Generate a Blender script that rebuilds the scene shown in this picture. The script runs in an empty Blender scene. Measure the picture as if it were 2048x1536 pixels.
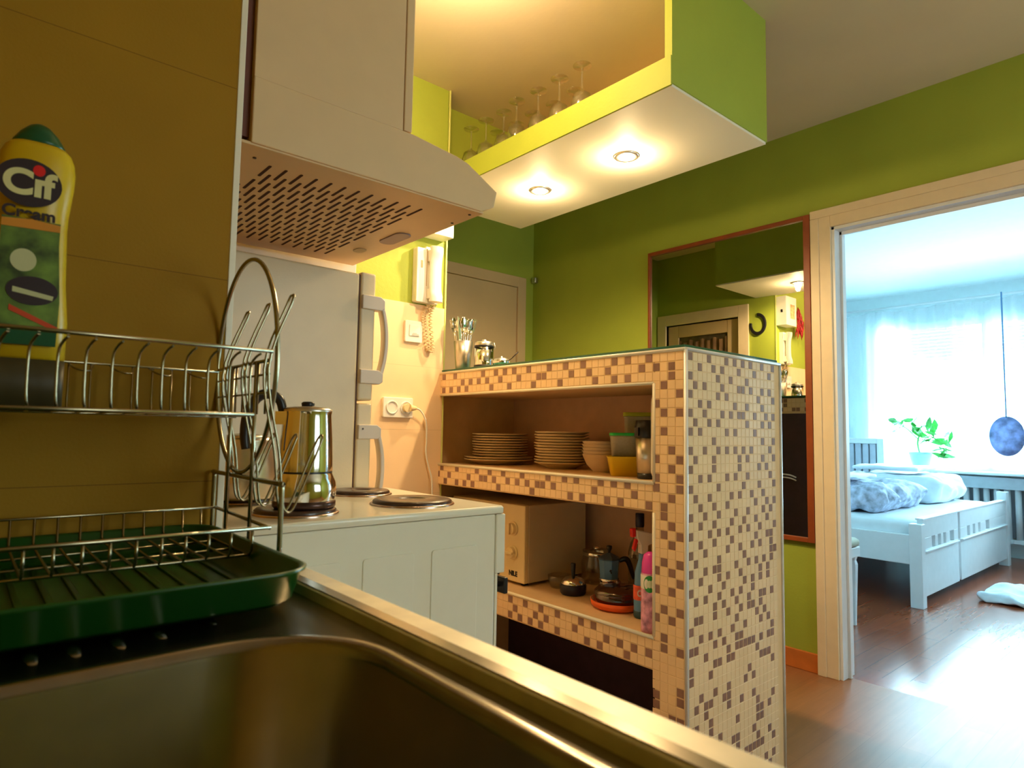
import bpy, bmesh, math, random
from math import pi, sin, cos, radians
from mathutils import Vector, Matrix, noise
random.seed(7)
S = bpy.context.scene
C = S.collection

# ---------------------------------------------------------------- camera
W, H = 2048, 1536
FPX = 1274.27
R_ = Vector((0.75539473, -0.65505074, 0.01695088))
U_ = Vector((-0.06133993, -0.04493401, 0.99710498))
F_ = Vector((0.65239269, 0.75424761, 0.07412368))
EYE = 1.03
cd = bpy.data.cameras.new('camera'); cam = bpy.data.objects.new('camera', cd); C.objects.link(cam)
m = Matrix((( R_.x, U_.x, -F_.x, 0), (R_.y, U_.y, -F_.y, 0), (R_.z, U_.z, -F_.z, EYE), (0, 0, 0, 1)))
cam.matrix_world = m
cd.sensor_width = 36; cd.lens = FPX / W * 36; cd.clip_start = .02; cd.clip_end = 60
cd.dof.use_dof = True; cd.dof.focus_distance = 2.2; cd.dof.aperture_fstop = 9.0
S.camera = cam
# ---------------------------------------------------------------- world, view
S.view_settings.view_transform = 'Standard'; S.view_settings.look = 'None'
S.view_settings.gamma = 1; S.view_settings.use_curve_mapping = False
S.view_settings.exposure = 0.2
w = bpy.data.worlds.new('sky'); S.world = w; w.use_nodes = True
bg = w.node_tree.nodes['Background']; bg.inputs[0].default_value = (.62, .88, 1, 1); bg.inputs[1].default_value = 4.0
S.cycles.use_denoising = True
S.cycles.max_bounces = 10; S.cycles.diffuse_bounces = 5; S.cycles.transparent_max_bounces = 16
S.cycles.caustics_reflective = False; S.cycles.caustics_refractive = False
S.cycles.sample_clamp_indirect = 6

XF = 2.90      # far wall (mirror and bedroom door)
YH = 3.15      # end wall of the hall
ZC = 2.46      # ceiling
XW = 7.06      # bedroom window wall
WARM = (1, .70, .36)

def light(name, kind, loc, power, col, size=.1, rot=None, **k):
    d = bpy.data.lights.new(name, kind); d.energy = power; d.color = col
    if kind == 'AREA':
        d.shape = 'RECTANGLE'; d.size = size[0]; d.size_y = size[1]
    else:
        d.shadow_soft_size = size
    for a, b in k.items(): setattr(d, a, b)
    o = bpy.data.objects.new(name, d); C.objects.link(o); o.location = loc
    if rot: o.rotation_euler = rot
    return o
SPOTS = [(1.745, 1.862), (1.747, 1.415)]
for i, (x, y) in enumerate(SPOTS):
    light('downlight_lamp', 'SPOT', (x, y, 2.000), 31, WARM, .02, (0, 0, 0), spot_size=radians(176), spot_blend=.4)
    light('bulb_tip_glow', 'POINT', (x, y, 1.976), 4.2, WARM, .014)
# ceiling lamp over the cooking area and lamp over the sink side of the room
light('kitchen_ceiling_lamp', 'POINT', (.98, 1.40, 2.36), 30, WARM, .09)
# daylight entering the bedroom window, and warm fill light added at an unseen window
light('bedroom_daylight', 'AREA', (XW + .22, 1.25, 1.55), 520, (.48, .85, 1), (1.4, 2.4), (0, radians(90), 0))
light('room_daylight', 'AREA', (1.9, -2.05, 1.5), 14, (1, .92, .66), (1.3, 1.3), (radians(90), 0, 0))

# ---------------------------------------------------------------- materials
MATS = {}
def mat(name, col, rough=.5, metal=0, var=.06, scale=18, bump=0, bscale=60, trans=0, alpha=1, ior=1.45, emit=0, ecol=None, coat=0, aniso=None, spec=.5, subsurf=0):
    if name in MATS: return MATS[name]
    m = bpy.data.materials.new(name); m.use_nodes = True; nt = m.node_tree; N = nt.nodes; L = nt.links
    b = N['Principled BSDF']
    tc = N.new('ShaderNodeTexCoord'); nz = N.new('ShaderNodeTexNoise'); nz.inputs['Scale'].default_value = scale
    nz.inputs['Detail'].default_value = 3; L.new(tc.outputs['Object'], nz.inputs['Vector'])
    cr = N.new('ShaderNodeValToRGB')
    cr.color_ramp.elements[0].position = .3; cr.color_ramp.elements[1].position = .7
    cr.color_ramp.elements[0].color = tuple(c * (1 - var) for c in col) + (1,)
    cr.color_ramp.elements[1].color = tuple(min(1, c * (1 + var)) for c in col) + (1,)
    L.new(nz.outputs[0], cr.inputs[0]); L.new(cr.outputs[0], b.inputs['Base Color'])
    b.inputs['Roughness'].default_value = rough; b.inputs['Metallic'].default_value = metal
    b.inputs['IOR'].default_value = ior; b.inputs['Transmission Weight'].default_value = trans
    b.inputs['Alpha'].default_value = alpha; b.inputs['Coat Weight'].default_value = coat
    b.inputs['Specular IOR Level'].default_value = spec
    if emit:
        b.inputs['Emission Color'].default_value = (ecol or col) + (1,); b.inputs['Emission Strength'].default_value = emit
    if bump:
        n2 = N.new('ShaderNodeTexNoise'); n2.inputs['Scale'].default_value = bscale; L.new(tc.outputs['Object'], n2.inputs['Vector'])
        bp = N.new('ShaderNodeBump'); bp.inputs['Strength'].default_value = bump; bp.inputs['Distance'].default_value = .002
        L.new(n2.outputs[0], bp.inputs['Height']); L.new(bp.outputs[0], b.inputs['Normal'])
    MATS[name] = m
    return m
GREEN = (.35, .43, .050)
M_green = mat('lime_green_paint', GREEN, .6, bump=.25, bscale=90, var=.05, scale=4)
M_ceil = mat('ceiling_paint', (.72, .62, .46), .8, bump=.2, var=.03, scale=3)
M_white = mat('white_enamel', (.76, .74, .62), .28, var=.015, coat=.3)
M_fridge = mat('fridge_enamel', (.77, .66, .46), .35, var=.02, bump=.1, bscale=200)
M_handle = mat('fridge_handle_plastic', (.66, .60, .55), .35, var=.02)
M_hood = mat('hood_enamel', (.76, .54, .30), .35, var=.02)
M_wplastic = mat('white_plastic', (.82, .80, .74), .35, var=.02)
M_cream = mat('cream_plastic', (.76, .62, .36), .35, var=.02)
M_dark = mat('black_plastic', (.012, .011, .014), .35, var=.1)
M_darkhole = mat('dark_slot', (.05, .012, .008), .8)
M_chrome = mat('chrome_wire', (.36, .31, .20), .24, 1, var=.05, scale=60)
M_steel = mat('brushed_steel', (.66, .62, .56), .33, 1, var=.05, scale=40)
M_steel2 = mat('polished_steel', (.80, .79, .77), .10, 1, var=.02)
M_sink = mat('sink_steel', (.30, .26, .20), .22, 1, var=.08, scale=30)
M_hot = mat('hotplate_iron', (.05, .022, .014), .36, 0, var=.1, scale=50, coat=.25)
M_hotring = mat('hotplate_ring', (.55, .42, .36), .25, 1, var=.04)
M_tray = mat('dark_green_plastic', (.008, .065, .006), .28, var=.06)
def thin_glass(name, col, base=.0, rough=.03, ior=1.5, haze=0):
    m = bpy.data.materials.new(name); m.use_nodes = True; N = m.node_tree.nodes; L = m.node_tree.links
    N.remove(N['Principled BSDF']); t = N.new('ShaderNodeBsdfTransparent'); t.inputs[0].default_value = tuple(col) + (1,)
    g = N.new('ShaderNodeBsdfGlossy'); g.inputs['Roughness'].default_value = rough
    f = N.new('ShaderNodeLayerWeight'); f.inputs[0].default_value = .35
    a = N.new('ShaderNodeMath'); a.operation = 'MULTIPLY_ADD'; a.inputs[1].default_value = .55; a.inputs[2].default_value = .04 + base; L.new(f.outputs[1], a.inputs[0])
    x = N.new('ShaderNodeMixShader'); L.new(a.outputs[0], x.inputs[0]); L.new(t.outputs[0], x.inputs[1]); L.new(g.outputs[0], x.inputs[2]); out = x
    if haze:
        d = N.new('ShaderNodeBsdfDiffuse'); nz = N.new('ShaderNodeTexNoise'); nz.inputs['Scale'].default_value = 12
        cr = N.new('ShaderNodeMapRange'); cr.inputs[3].default_value = haze*.85; cr.inputs[4].default_value = haze*1.15; L.new(nz.outputs[0], cr.inputs[0])
        d.inputs[0].default_value = (.8, .78, .68, 1); y = N.new('ShaderNodeMixShader'); L.new(cr.outputs[0], y.inputs[0]); L.new(x.outputs[0], y.inputs[1]); L.new(d.outputs[0], y.inputs[2]); out = y
    L.new(out.outputs[0], N['Material Output'].inputs[0]); return m
M_glass = thin_glass('clear_glass', (.93, .93, .90))
M_gglass = mat('green_glass', (.04, .22, .14), .06, trans=.55, var=.02, ior=1.5)
M_clearp = thin_glass('clear_plastic', (.88, .87, .80), .02, .2, haze=.38)
M_cer = mat('stoneware_cream', (.66, .52, .33), .32, var=.05, coat=.2)
M_bowl = mat('bowl_cream', (.78, .62, .42), .3, var=.03, coat=.2)
M_trim = mat('tile_edge_trim', (.88, .82, .66), .3, var=.02)
M_plaster = mat('shelf_plaster', (.68, .47, .26), .6, bump=.15, var=.05)
M_grout = mat('grout', (.80, .58, .33), .8, var=.05)
M_tileL = mat('mosaic_cream', (.90, .67, .41), .25, var=.05, scale=9, coat=.2)
M_tileD = mat('mosaic_brown', (.27, .15, .12), .28, var=.12, scale=40, coat=.2)
M_redwood = mat('red_wood_frame', (.27, .06, .015), .4, var=.15, scale=12)
M_base = mat('orange_wood_base', (.62, .18, .035), .4, var=.12, scale=14)
M_mirror = mat('mirror_silver', (.82, .82, .80), .0, 1, var=0)
M_casing = mat('door_casing_paint', (.80, .66, .45), .45, var=.03)
M_door = mat('hall_door_paint', (.62, .46, .26), .45, var=.04, scale=5)
M_red = mat('red_plastic', (.75, .02, .02), .3)
M_yel = mat('yellow_plastic', (.85, .62, .02), .35, var=.03)
M_yelb = mat('bottle_yellow', (.64, .40, .008), .32, var=.04)
M_capg = mat('cap_dark_green', (.008, .085, .03), .3)
M_navy = mat('navy_print', (.03, .015, .02), .4)
M_lgreen = mat('label_green', (.05, .12, .015), .4, var=.7, scale=45)
M_lpale = mat('label_pale', (.55, .55, .30), .4)
M_lorange = mat('label_orange', (.65, .25, .02), .4)
M_lidg = mat('green_lid', (.02, .55, .10), .35)
M_lidy = mat('yellow_green_lid', (.38, .45, .02), .35)
M_sheet = mat('white_linen', (.80, .84, .88), .8, var=.03, bump=.2, bscale=30)
M_bedw = mat('bed_white_paint', (.78, .80, .82), .4, var=.02)
M_wallb = mat('bedroom_wall_paint', (.74, .84, .86), .8, var=.02)
M_leaf = mat('leaf_green', (.12, .50, .12), .45, var=.3)
M_pot = mat('pot_glaze', (.50, .75, .75), .4)
M_bulb = mat('bulb_glow', (1, .85, .6), .3, emit=60, ecol=(1, .80, .50))
M_ring = mat('lamp_ring_metal', (.65, .62, .60), .3, 1)
M_orange = mat('orange_enamel', (.80, .12, .015), .3, var=.04)
M_blue = mat('blue_enamel', (.10, .22, .42), .35, var=.05)
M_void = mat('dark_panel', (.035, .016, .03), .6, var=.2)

def tile_wall(name, col, grout, tw, th, ox=0, oz=0, rough=.35, axis='X', gw=.0015, var=.05, bumpy=.1, coat=.15, spec=.5):
    """large wall tiles: thin grout lines from object coordinates"""
    m = bpy.data.materials.new(name); m.use_nodes = True; nt = m.node_tree; N = nt.nodes; L = nt.links
    b = N['Principled BSDF']; b.inputs['Roughness'].default_value = rough; b.inputs['Coat Weight'].default_value = coat; b.inputs['Specular IOR Level'].default_value = spec
    tc = N.new('ShaderNodeTexCoord'); sp = N.new('ShaderNodeSeparateXYZ'); L.new(tc.outputs['Object'], sp.inputs[0])
    def line(out, period, off):
        a = N.new('ShaderNodeMath'); a.operation = 'SUBTRACT'; L.new(out, a.inputs[0]); a.inputs[1].default_value = off
        p = N.new('ShaderNodeMath'); p.operation = 'PINGPONG'; L.new(a.outputs[0], p.inputs[0]); p.inputs[1].default_value = period / 2
        l = N.new('ShaderNodeMath'); l.operation = 'LESS_THAN'; L.new(p.outputs[0], l.inputs[0]); l.inputs[1].default_value = gw
        return l.outputs[0]
    mx = N.new('ShaderNodeMath'); mx.operation = 'MAXIMUM'
    L.new(line(sp.outputs[axis], tw, ox), mx.inputs[0]); L.new(line(sp.outputs['Z'], th, oz), mx.inputs[1])
    nz = N.new('ShaderNodeTexNoise'); nz.inputs['Scale'].default_value = 6; L.new(tc.outputs['Object'], nz.inputs['Vector'])
    cr = N.new('ShaderNodeValToRGB'); cr.color_ramp.elements[0].position = .3; cr.color_ramp.elements[1].position = .7
    cr.color_ramp.elements[0].color = tuple(c * (1 - var) for c in col) + (1,); cr.color_ramp.elements[1].color = tuple(c * (1 + var) for c in col) + (1,)
    L.new(nz.outputs[0], cr.inputs[0])
    mi = N.new('ShaderNodeMixRGB'); L.new(mx.outputs[0], mi.inputs[0]); L.new(cr.outputs[0], mi.inputs[1]); mi.inputs[2].default_value = grout + (1,)
    L.new(mi.outputs[0], b.inputs['Base Color'])
    n2 = N.new('ShaderNodeTexNoise'); n2.inputs['Scale'].default_value = 240; L.new(tc.outputs['Object'], n2.inputs['Vector'])
    bp = N.new('ShaderNodeBump'); bp.inputs['Strength'].default_value = bumpy; bp.inputs['Distance'].default_value = .001
    L.new(n2.outputs[0], bp.inputs['Height']); L.new(bp.outputs[0], b.inputs['Normal'])
    return m
M_tan = tile_wall('tan_wall_tile', (.36, .19, .014), (.20, .10, .010), .60, .30, ox=.60, oz=1.25, gw=.0006, bumpy=.2, rough=.6, coat=0, spec=.12)
M_dado = tile_wall('cream_wall_tile', (.86, .63, .38), (.72, .52, .30), .33, .25, ox=1.16, oz=1.28, gw=.001)

def pane_mat():
    m = bpy.data.materials.new('window_pane'); m.use_nodes = True; N = m.node_tree.nodes; L = m.node_tree.links
    N.remove(N['Principled BSDF']); t = N.new('ShaderNodeBsdfTransparent'); g = N.new('ShaderNodeBsdfGlossy'); g.inputs['Roughness'].default_value = .02
    x = N.new('ShaderNodeMixShader'); f = N.new('ShaderNodeFresnel'); f.inputs[0].default_value = 1.3
    L.new(f.outputs[0], x.inputs[0]); L.new(t.outputs[0], x.inputs[1]); L.new(g.outputs[0], x.inputs[2]); L.new(x.outputs[0], N['Material Output'].inputs[0]); return m
def planks(name, col, pw=.09, pl=.7, rough=.25, axis='X'):
    m = bpy.data.materials.new(name); m.use_nodes = True; nt = m.node_tree; N = nt.nodes; L = nt.links
    b = N['Principled BSDF']; b.inputs['Roughness'].default_value = rough
    tc = N.new('ShaderNodeTexCoord'); br = N.new('ShaderNodeTexBrick'); mp = N.new('ShaderNodeMapping')
    L.new(tc.outputs['Object'], mp.inputs[0]); L.new(mp.outputs[0], br.inputs['Vector'])
    br.inputs['Scale'].default_value = 1; br.inputs['Brick Width'].default_value = pl; br.inputs['Row Height'].default_value = pw
    br.inputs['Mortar Size'].default_value = .0006
    br.inputs['Color1'].default_value = tuple(c * 1.08 for c in col) + (1,); br.inputs['Color2'].default_value = tuple(c * .9 for c in col) + (1,)
    br.inputs['Mortar'].default_value = tuple(c * .65 for c in col) + (1,)
    nz = N.new('ShaderNodeTexNoise'); nz.inputs['Scale'].default_value = 5; nz.inputs['Detail'].default_value = 6
    m2 = N.new('ShaderNodeMapping'); m2.inputs['Scale'].default_value = (1, 9, 1); L.new(tc.outputs['Object'], m2.inputs[0]); L.new(m2.outputs[0], nz.inputs['Vector'])
    mi = N.new('ShaderNodeMixRGB'); mi.blend_type = 'MULTIPLY'; mi.inputs[0].default_value = .4
    L.new(br.outputs[0], mi.inputs[1]); L.new(nz.outputs[0], mi.inputs[2]); L.new(mi.outputs[0], b.inputs['Base Color'])
    return m
M_floorb = planks('bedroom_laminate', (.36, .085, .035), rough=.22)
M_floork = planks('kitchen_laminate', (.40, .16, .06), rough=.35)

# ---------------------------------------------------------------- mesh helpers
def BM(): return bmesh.new()
def box(bm, x0, x1, y0, y1, z0, z1, mi=0):
    v = [bm.verts.new(p) for p in ((x0,y0,z0),(x1,y0,z0),(x1,y1,z0),(x0,y1,z0),(x0,y0,z1),(x1,y0,z1),(x1,y1,z1),(x0,y1,z1))]
    for f in ((0,3,2,1),(4,5,6,7),(0,1,5,4),(1,2,6,5),(2,3,7,6),(3,0,4,7)):
        bm.faces.new([v[i] for i in f]).material_index = mi
    return v
def ring_pts(r, n, c=(0, 0, 0), a0=0): return [(c[0] + r * cos(a0 + 2*pi*i/n), c[1] + r * sin(a0 + 2*pi*i/n), c[2]) for i in range(n)]
def lathe(bm, prof, c=(0, 0, 0), n=40, sx=1, sy=1, close=True, mi=0):
    """prof: list of (r, z); r=0 ends are capped with a fan"""
    rows = []
    for r, z in prof:
        if r < 1e-6: rows.append([bm.verts.new((c[0], c[1], c[2] + z))])
        else: rows.append([bm.verts.new((c[0] + sx*r*cos(2*pi*i/n), c[1] + sy*r*sin(2*pi*i/n), c[2] + z)) for i in range(n)])
    for a, b in zip(rows, rows[1:]):
        for i in range(n):
            j = (i + 1) % n
            if len(a) == 1 and len(b) == 1: continue
            if len(a) == 1: f = bm.faces.new((a[0], b[j], b[i]))
            elif len(b) == 1: f = bm.faces.new((a[i], a[j], b[0]))
            else: f = bm.faces.new((a[i], a[j], b[j], b[i]))
            f.material_index = mi; f.smooth = True
def tube(bm, pts, r, n=8, closed=False, caps=True, mi=0, radii=None):
    pts = [Vector(p) for p in pts]; k = len(pts); rows = []
    prev = None
    for i, p in enumerate(pts):
        a = pts[i-1] if (i > 0 or closed) else p; b = pts[(i+1) % k] if (i < k-1 or closed) else p
        t = (b - a)
        if t.length < 1e-9: t = Vector((0, 0, 1))
        t.normalize()
        if prev is None:
            u = t.orthogonal().normalized()
        else:
            u = prev - t * prev.dot(t)
            u = u.normalized() if u.length > 1e-6 else t.orthogonal().normalized()
        prev = u; v = t.cross(u); rr = radii[i] if radii else r
        rows.append([bm.verts.new(p + (u*cos(2*pi*j/n) + v*sin(2*pi*j/n)) * rr) for j in range(n)])
    segs = list(zip(rows, rows[1:]))
    if closed: segs.append((rows[-1], rows[0]))
    for a, b in segs:
        # match rotation for the closing seam
        off = 0
        if closed and a is rows[-1]:
            off = min(range(n), key=lambda o: sum((a[j].co - b[(j+o) % n].co).length for j in range(n)))
        for j in range(n):
            f = bm.faces.new((a[j], a[(j+1) % n], b[(j+1+off) % n], b[(j+off) % n])); f.smooth = True; f.material_index = mi
    if caps and not closed:
        bm.faces.new(list(reversed(rows[0]))).material_index = mi; bm.faces.new(rows[-1]).material_index = mi
def smooth_path(P, n=6, closed=False):
    P = [Vector(p) for p in P]; out = []; k = len(P)
    rng = range(k) if closed else range(k - 1)
    for i in rng:
        p0 = P[i-1] if (i > 0 or closed) else P[i]; p1 = P[i]; p2 = P[(i+1) % k]; p3 = P[(i+2) % k] if (i + 2 < k or closed) else p2
        for s in range(n):
            t = s / n
            out.append(.5 * ((2*p1) + (p2-p0)*t + (2*p0-5*p1+4*p2-p3)*t*t + (-p0+3*p1-3*p2+p3)*t**3))
    if not closed: out.append(P[-1])
    return out
def prism(bm, poly, axis, a, b, mi=0):
    """extrude 2D polygon; axis 'x': poly=(y,z); 'y': (x,z); 'z': (x,y)"""
    def P(u, v, w): return {'x': (w, u, v), 'y': (u, w, v), 'z': (u, v, w)}[axis]
    A = [bm.verts.new(P(u, v, a)) for u, v in poly]; B = [bm.verts.new(P(u, v, b)) for u, v in poly]
    n = len(poly)
    bm.faces.new(A).material_index = mi; bm.faces.new(list(reversed(B))).material_index = mi
    for i in range(n): bm.faces.new((A[i], B[i], B[(i+1) % n], A[(i+1) % n])).material_index = mi
def rrect(x0, x1, y0, y1, r, n=6):
    out = []
    for cx, cy, a0 in ((x1-r, y1-r, 0), (x0+r, y1-r, pi/2), (x0+r, y0+r, pi), (x1-r, y0+r, 3*pi/2)):
        for i in range(n + 1): a = a0 + pi/2*i/n; out.append((cx + r*cos(a), cy + r*sin(a)))
    return out
def loft(bm, loops, cap0=True, cap1=True, mi=0, smooth=True):
    rows = [[bm.verts.new(p) for p in l] for l in loops]
    for a, b in zip(rows, rows[1:]):
        n = len(a)
        for i in range(n):
            f = bm.faces.new((a[i], a[(i+1) % n], b[(i+1) % n], b[i])); f.smooth = smooth; f.material_index = mi
    if cap0: bm.faces.new(list(reversed(rows[0]))).material_index = mi
    if cap1: bm.faces.new(rows[-1]).material_index = mi
def sphere(bm, c, r, sc=(1, 1, 1), n=16, mi=0):
    prof = [(r*sin(pi*i/n), -r*cos(pi*i/n)*sc[2]) for i in range(n+1)]; prof[0] = (0, prof[0][1]); prof[-1] = (0, prof[-1][1])
    lathe(bm, prof, c, n*2, sc[0], sc[1], mi=mi)

def obj(name, bm, mats, parent=None, bevel=0, smooth=False, loc=None, seg=2, subsurf=0, solid=0):
    me = bpy.data.meshes.new(name)
    bmesh.ops.recalc_face_normals(bm, faces=bm.faces[:])
    bm.to_mesh(me); bm.free()
    for mm in (mats if isinstance(mats, (list, tuple)) else [mats]): me.materials.append(mm)
    o = bpy.data.objects.new(name, me); C.objects.link(o)
    if loc: o.location = loc
    if smooth:
        for p in me.polygons: p.use_smooth = True
    if solid:
        md = o.modifiers.new('s', 'SOLIDIFY'); md.thickness = solid; md.offset = 0
    if bevel:
        md = o.modifiers.new('b', 'BEVEL'); md.width = bevel; md.segments = seg; md.limit_method = 'ANGLE'; md.angle_limit = radians(35)
        md.harden_normals = False
    if subsurf:
        md = o.modifiers.new('ss', 'SUBSURF'); md.levels = subsurf; md.render_levels = subsurf
    if parent is not None:
        o.parent = parent
        if parent.type == 'EMPTY': o.matrix_parent_inverse = Matrix.Translation(-parent.location) if not parent.get('_local') else Matrix()
    return o
def thing(name, label, cat, loc=(0, 0, 0), group=None, local=False):
    o = bpy.data.objects.new(name, None); C.objects.link(o); o.location = loc; o.empty_display_size = .05
    o['label'] = label; o['category'] = cat
    if group: o['group'] = group
    if local: o['_local'] = 1
    return o
def tag(o, label, cat, group=None, kind=None):
    o['label'] = label; o['category'] = cat
    if group: o['group'] = group
    if kind: o['kind'] = kind
    return o
def struct(name, bm, m, **k):
    o = obj(name, bm, m, **k); o['kind'] = 'structure'; return o
def dup(root, loc, rotz=None, label=None, rot=None):
    r = root.copy(); C.objects.link(r); r.location = loc
    if rotz is not None: r.rotation_euler = (0, 0, rotz)
    if rot is not None: r.rotation_euler = rot
    if label: r['label'] = label
    for ch in list(root.children):
        c = ch.copy(); C.objects.link(c); c.parent = r
        for g in list(ch.children):
            d = g.copy(); C.objects.link(d); d.parent = c
    return r
def text(name, body, size, mtx, mt, parent, extrude=.0004, align='CENTER', sx=1, bold=0):
    cu = bpy.data.curves.new(name, 'FONT'); cu.body = body; cu.size = size; cu.extrude = extrude; cu.align_x = align; cu.align_y = 'CENTER'
    cu.offset = bold
    t_o = bpy.data.objects.new(name, cu); C.objects.link(t_o); bpy.context.view_layer.update()
    me = bpy.data.meshes.new_from_object(t_o.evaluated_get(bpy.context.evaluated_depsgraph_get())); me.name = name
    bpy.data.objects.remove(t_o); me.materials.clear(); me.materials.append(mt)
    o = bpy.data.objects.new(name, me); C.objects.link(o)
    o.matrix_world = mtx @ Matrix.Diagonal((sx, 1, 1, 1))
    if parent is not None:
        o.parent = parent
        pi_ = Matrix.Translation(-parent.location) if parent.type == 'EMPTY' else Matrix()
        o.matrix_parent_inverse = pi_
    return o
def face_m(loc, right, up=(0, 0, 1)):
    r = Vector(right).normalized(); u = Vector(up); u = (u - r*u.dot(r)).normalized(); n = r.cross(u)
    return Matrix(((r.x, u.x, n.x, loc[0]), (r.y, u.y, n.y, loc[1]), (r.z, u.z, n.z, loc[2]), (0, 0, 0, 1)))

# ================================================================ SETTING
bm = BM(); box(bm, -.5, XF + .06, -2.0, YH + .2, -.1, 0); struct('floor', bm, M_floork)
bm = BM(); box(bm, XF + .06, XW + .3, -2.0, 3.6, -.1, 0); struct('floor_bedroom', bm, M_floorb)
bm = BM(); box(bm, -.5, XF + .1, -2.0, YH + .2, ZC, ZC + .1); struct('ceiling', bm, M_ceil)
bm = BM(); box(bm, XF + .1, XW + .3, -2.0, 3.6, ZC, ZC + .1); struct('ceiling_bedroom', bm, M_wallb)
# wall block on the left: tan tiles facing the sink, plain behind cooker and refrigerator
bm = BM(); box(bm, -.5, .30, 1.0, 2.15, 0, ZC); struct('wall_left', bm, M_tan)
bm = BM(); box(bm, .294, .3035, .9985, 1.004, 0, ZC); struct('trim_1', bm, M_trim, bevel=.001)
bm = BM(); box(bm, -.5, -.30, -2.0, 1.0, 0, ZC); struct('wall_back', bm, M_tan)
# wall carrying the entry phone; its end faces the hall
bm = BM(); box(bm, -.5, 1.48, 2.15, 2.28, 0, ZC); struct('wall_middle', bm, M_green)
bm = BM(); box(bm, .30, 1.4785, 2.142, 2.1505, 0, 1.527); struct('trim_2', bm, M_dado)
bm = BM(); box(bm, 1.4795, 1.4865, 2.1405, 2.1475, 0, ZC); struct('trim_3', bm, mat('corner_bead_green', (.62, .66, .20), .5), bevel=.0015)
# hall side wall with the glazed door opening, seen in the mirror
bm = BM(); box(bm, 1.36, 1.48, 2.28, 2.42, 0, ZC); box(bm, 1.36, 1.48, 2.42, YH, 1.92, ZC); struct('wall_hall_side', bm, M_green)
bm = BM(); box(bm, 1.22, 1.30, 2.28, YH, 0, ZC); struct('door_light_blocker', bm, M_void)  # dark sheet added behind the glazed door to block leaking sky light
bm = BM(); box(bm, 1.0, XF, YH, YH + .12, 0, ZC); struct('wall_hall_end', bm, M_green)
# far wall with doorway (y .36 .. 1.184)
DY0, DY1, DZ = .36, 1.184, 1.965
bm = BM()
box(bm, XF, XF + .10, DY1, YH + .12, 0, ZC); box(bm, XF, XF + .10, -2.0, DY0, 0, ZC); box(bm, XF, XF + .10, DY0, DY1, DZ, ZC)
struct('wall_far', bm, M_green)
bm = BM(); box(bm, XF + .10, XF + .106, DY1, 3.5, 0, ZC); box(bm, XF + .10, XF + .106, -2, DY0, 0, ZC); struct('wall_bedroom_inner', bm, M_wallb)
bm = BM(); box(bm, XF - .014, XF, 1.272, YH, 0, .082); box(bm, XF - .014, XF, -2, .27, 0, .082); struct('baseboard_far', bm, M_base, bevel=.003)
# right wall (behind and right of the camera), window added for the fill light
bm = BM()
for a in ((-.3, 1.2, 0, ZC), (2.6, XF, 0, ZC), (1.2, 2.6, 0, .85), (1.2, 2.6, 2.15, ZC)): box(bm, a[0], a[1], -2.0, -1.85, a[2], a[3])
struct('wall_right', bm, M_green)
bm = BM()
for a in ((1.2, 1.25, .85, 2.15), (2.55, 2.6, .85, 2.15), (1.875, 1.925, .9, 2.1), (1.25, 2.55, .85, .9), (1.25, 2.55, 2.1, 2.15)): box(bm, a[0], a[1], -1.96, -1.90, a[2], a[3])
struct('added_window_2', bm, M_bedw)
# door casing of bedroom doorway
dr = struct('door_1', BM(), M_casing)
bm = BM()
x0, x1 = XF - .016, XF
CO = 1.271
box(bm, x0, x1, DY1, CO, 0, 2.052); box(bm, x0, x1, DY0 - .087, DY0, 0, 2.052); box(bm, x0, x1, DY0, DY1, DZ, 2.052)
box(bm, x0 - .006, x0 - .0005, CO - .038, CO - .0005, 0, 2.0135); box(bm, x0 - .006, x0 - .0005, DY0 - .0865, DY0 - .049, 0, 2.0135); box(bm, x0 - .006, x0 - .0005, DY0 - .0865, CO - .0005, 2.014, 2.0515)
obj('door_casing', bm, M_casing, dr, bevel=.002)
bm = BM(); box(bm, XF - .004, XF + .11, DY1 - .014, DY1, 0, DZ); box(bm, XF - .004, XF + .11, DY0, DY0 + .014, 0, DZ); box(bm, XF - .004, XF + .11, DY0, DY1, DZ - .014, DZ)
box(bm, XF + .045, XF + .06, DY1 - .026, DY1 - .014, 0, DZ - .014); box(bm, XF + .045, XF + .06, DY0, DY1, DZ - .03, DZ - .014)
obj('door_jamb', bm, M_bedw, dr, bevel=.0015)
# hall end door
d2 = struct('door_2', BM(), M_door)
bm = BM(); yy = YH
box(bm, 1.98, 2.05, yy - .02, yy, 0, 2.055); box(bm, 2.75, 2.82, yy - .02, yy, 0, 2.055); box(bm, 2.05, 2.75, yy - .02, yy, 1.985, 2.055)
obj('door_casing', bm, M_door, d2, bevel=.003)
bm = BM(); box(bm, 2.052, 2.748, yy - .008, yy, .01, 1.983); obj('door_leaf', bm, M_door, d2, bevel=.002)
bm = BM(); tube(bm, [(2.10, yy - .01, 1.0), (2.10, yy - .05, 1.0), (2.20, yy - .05, 1.0)], .008); obj('door_handle', bm, M_steel, d2)
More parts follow.
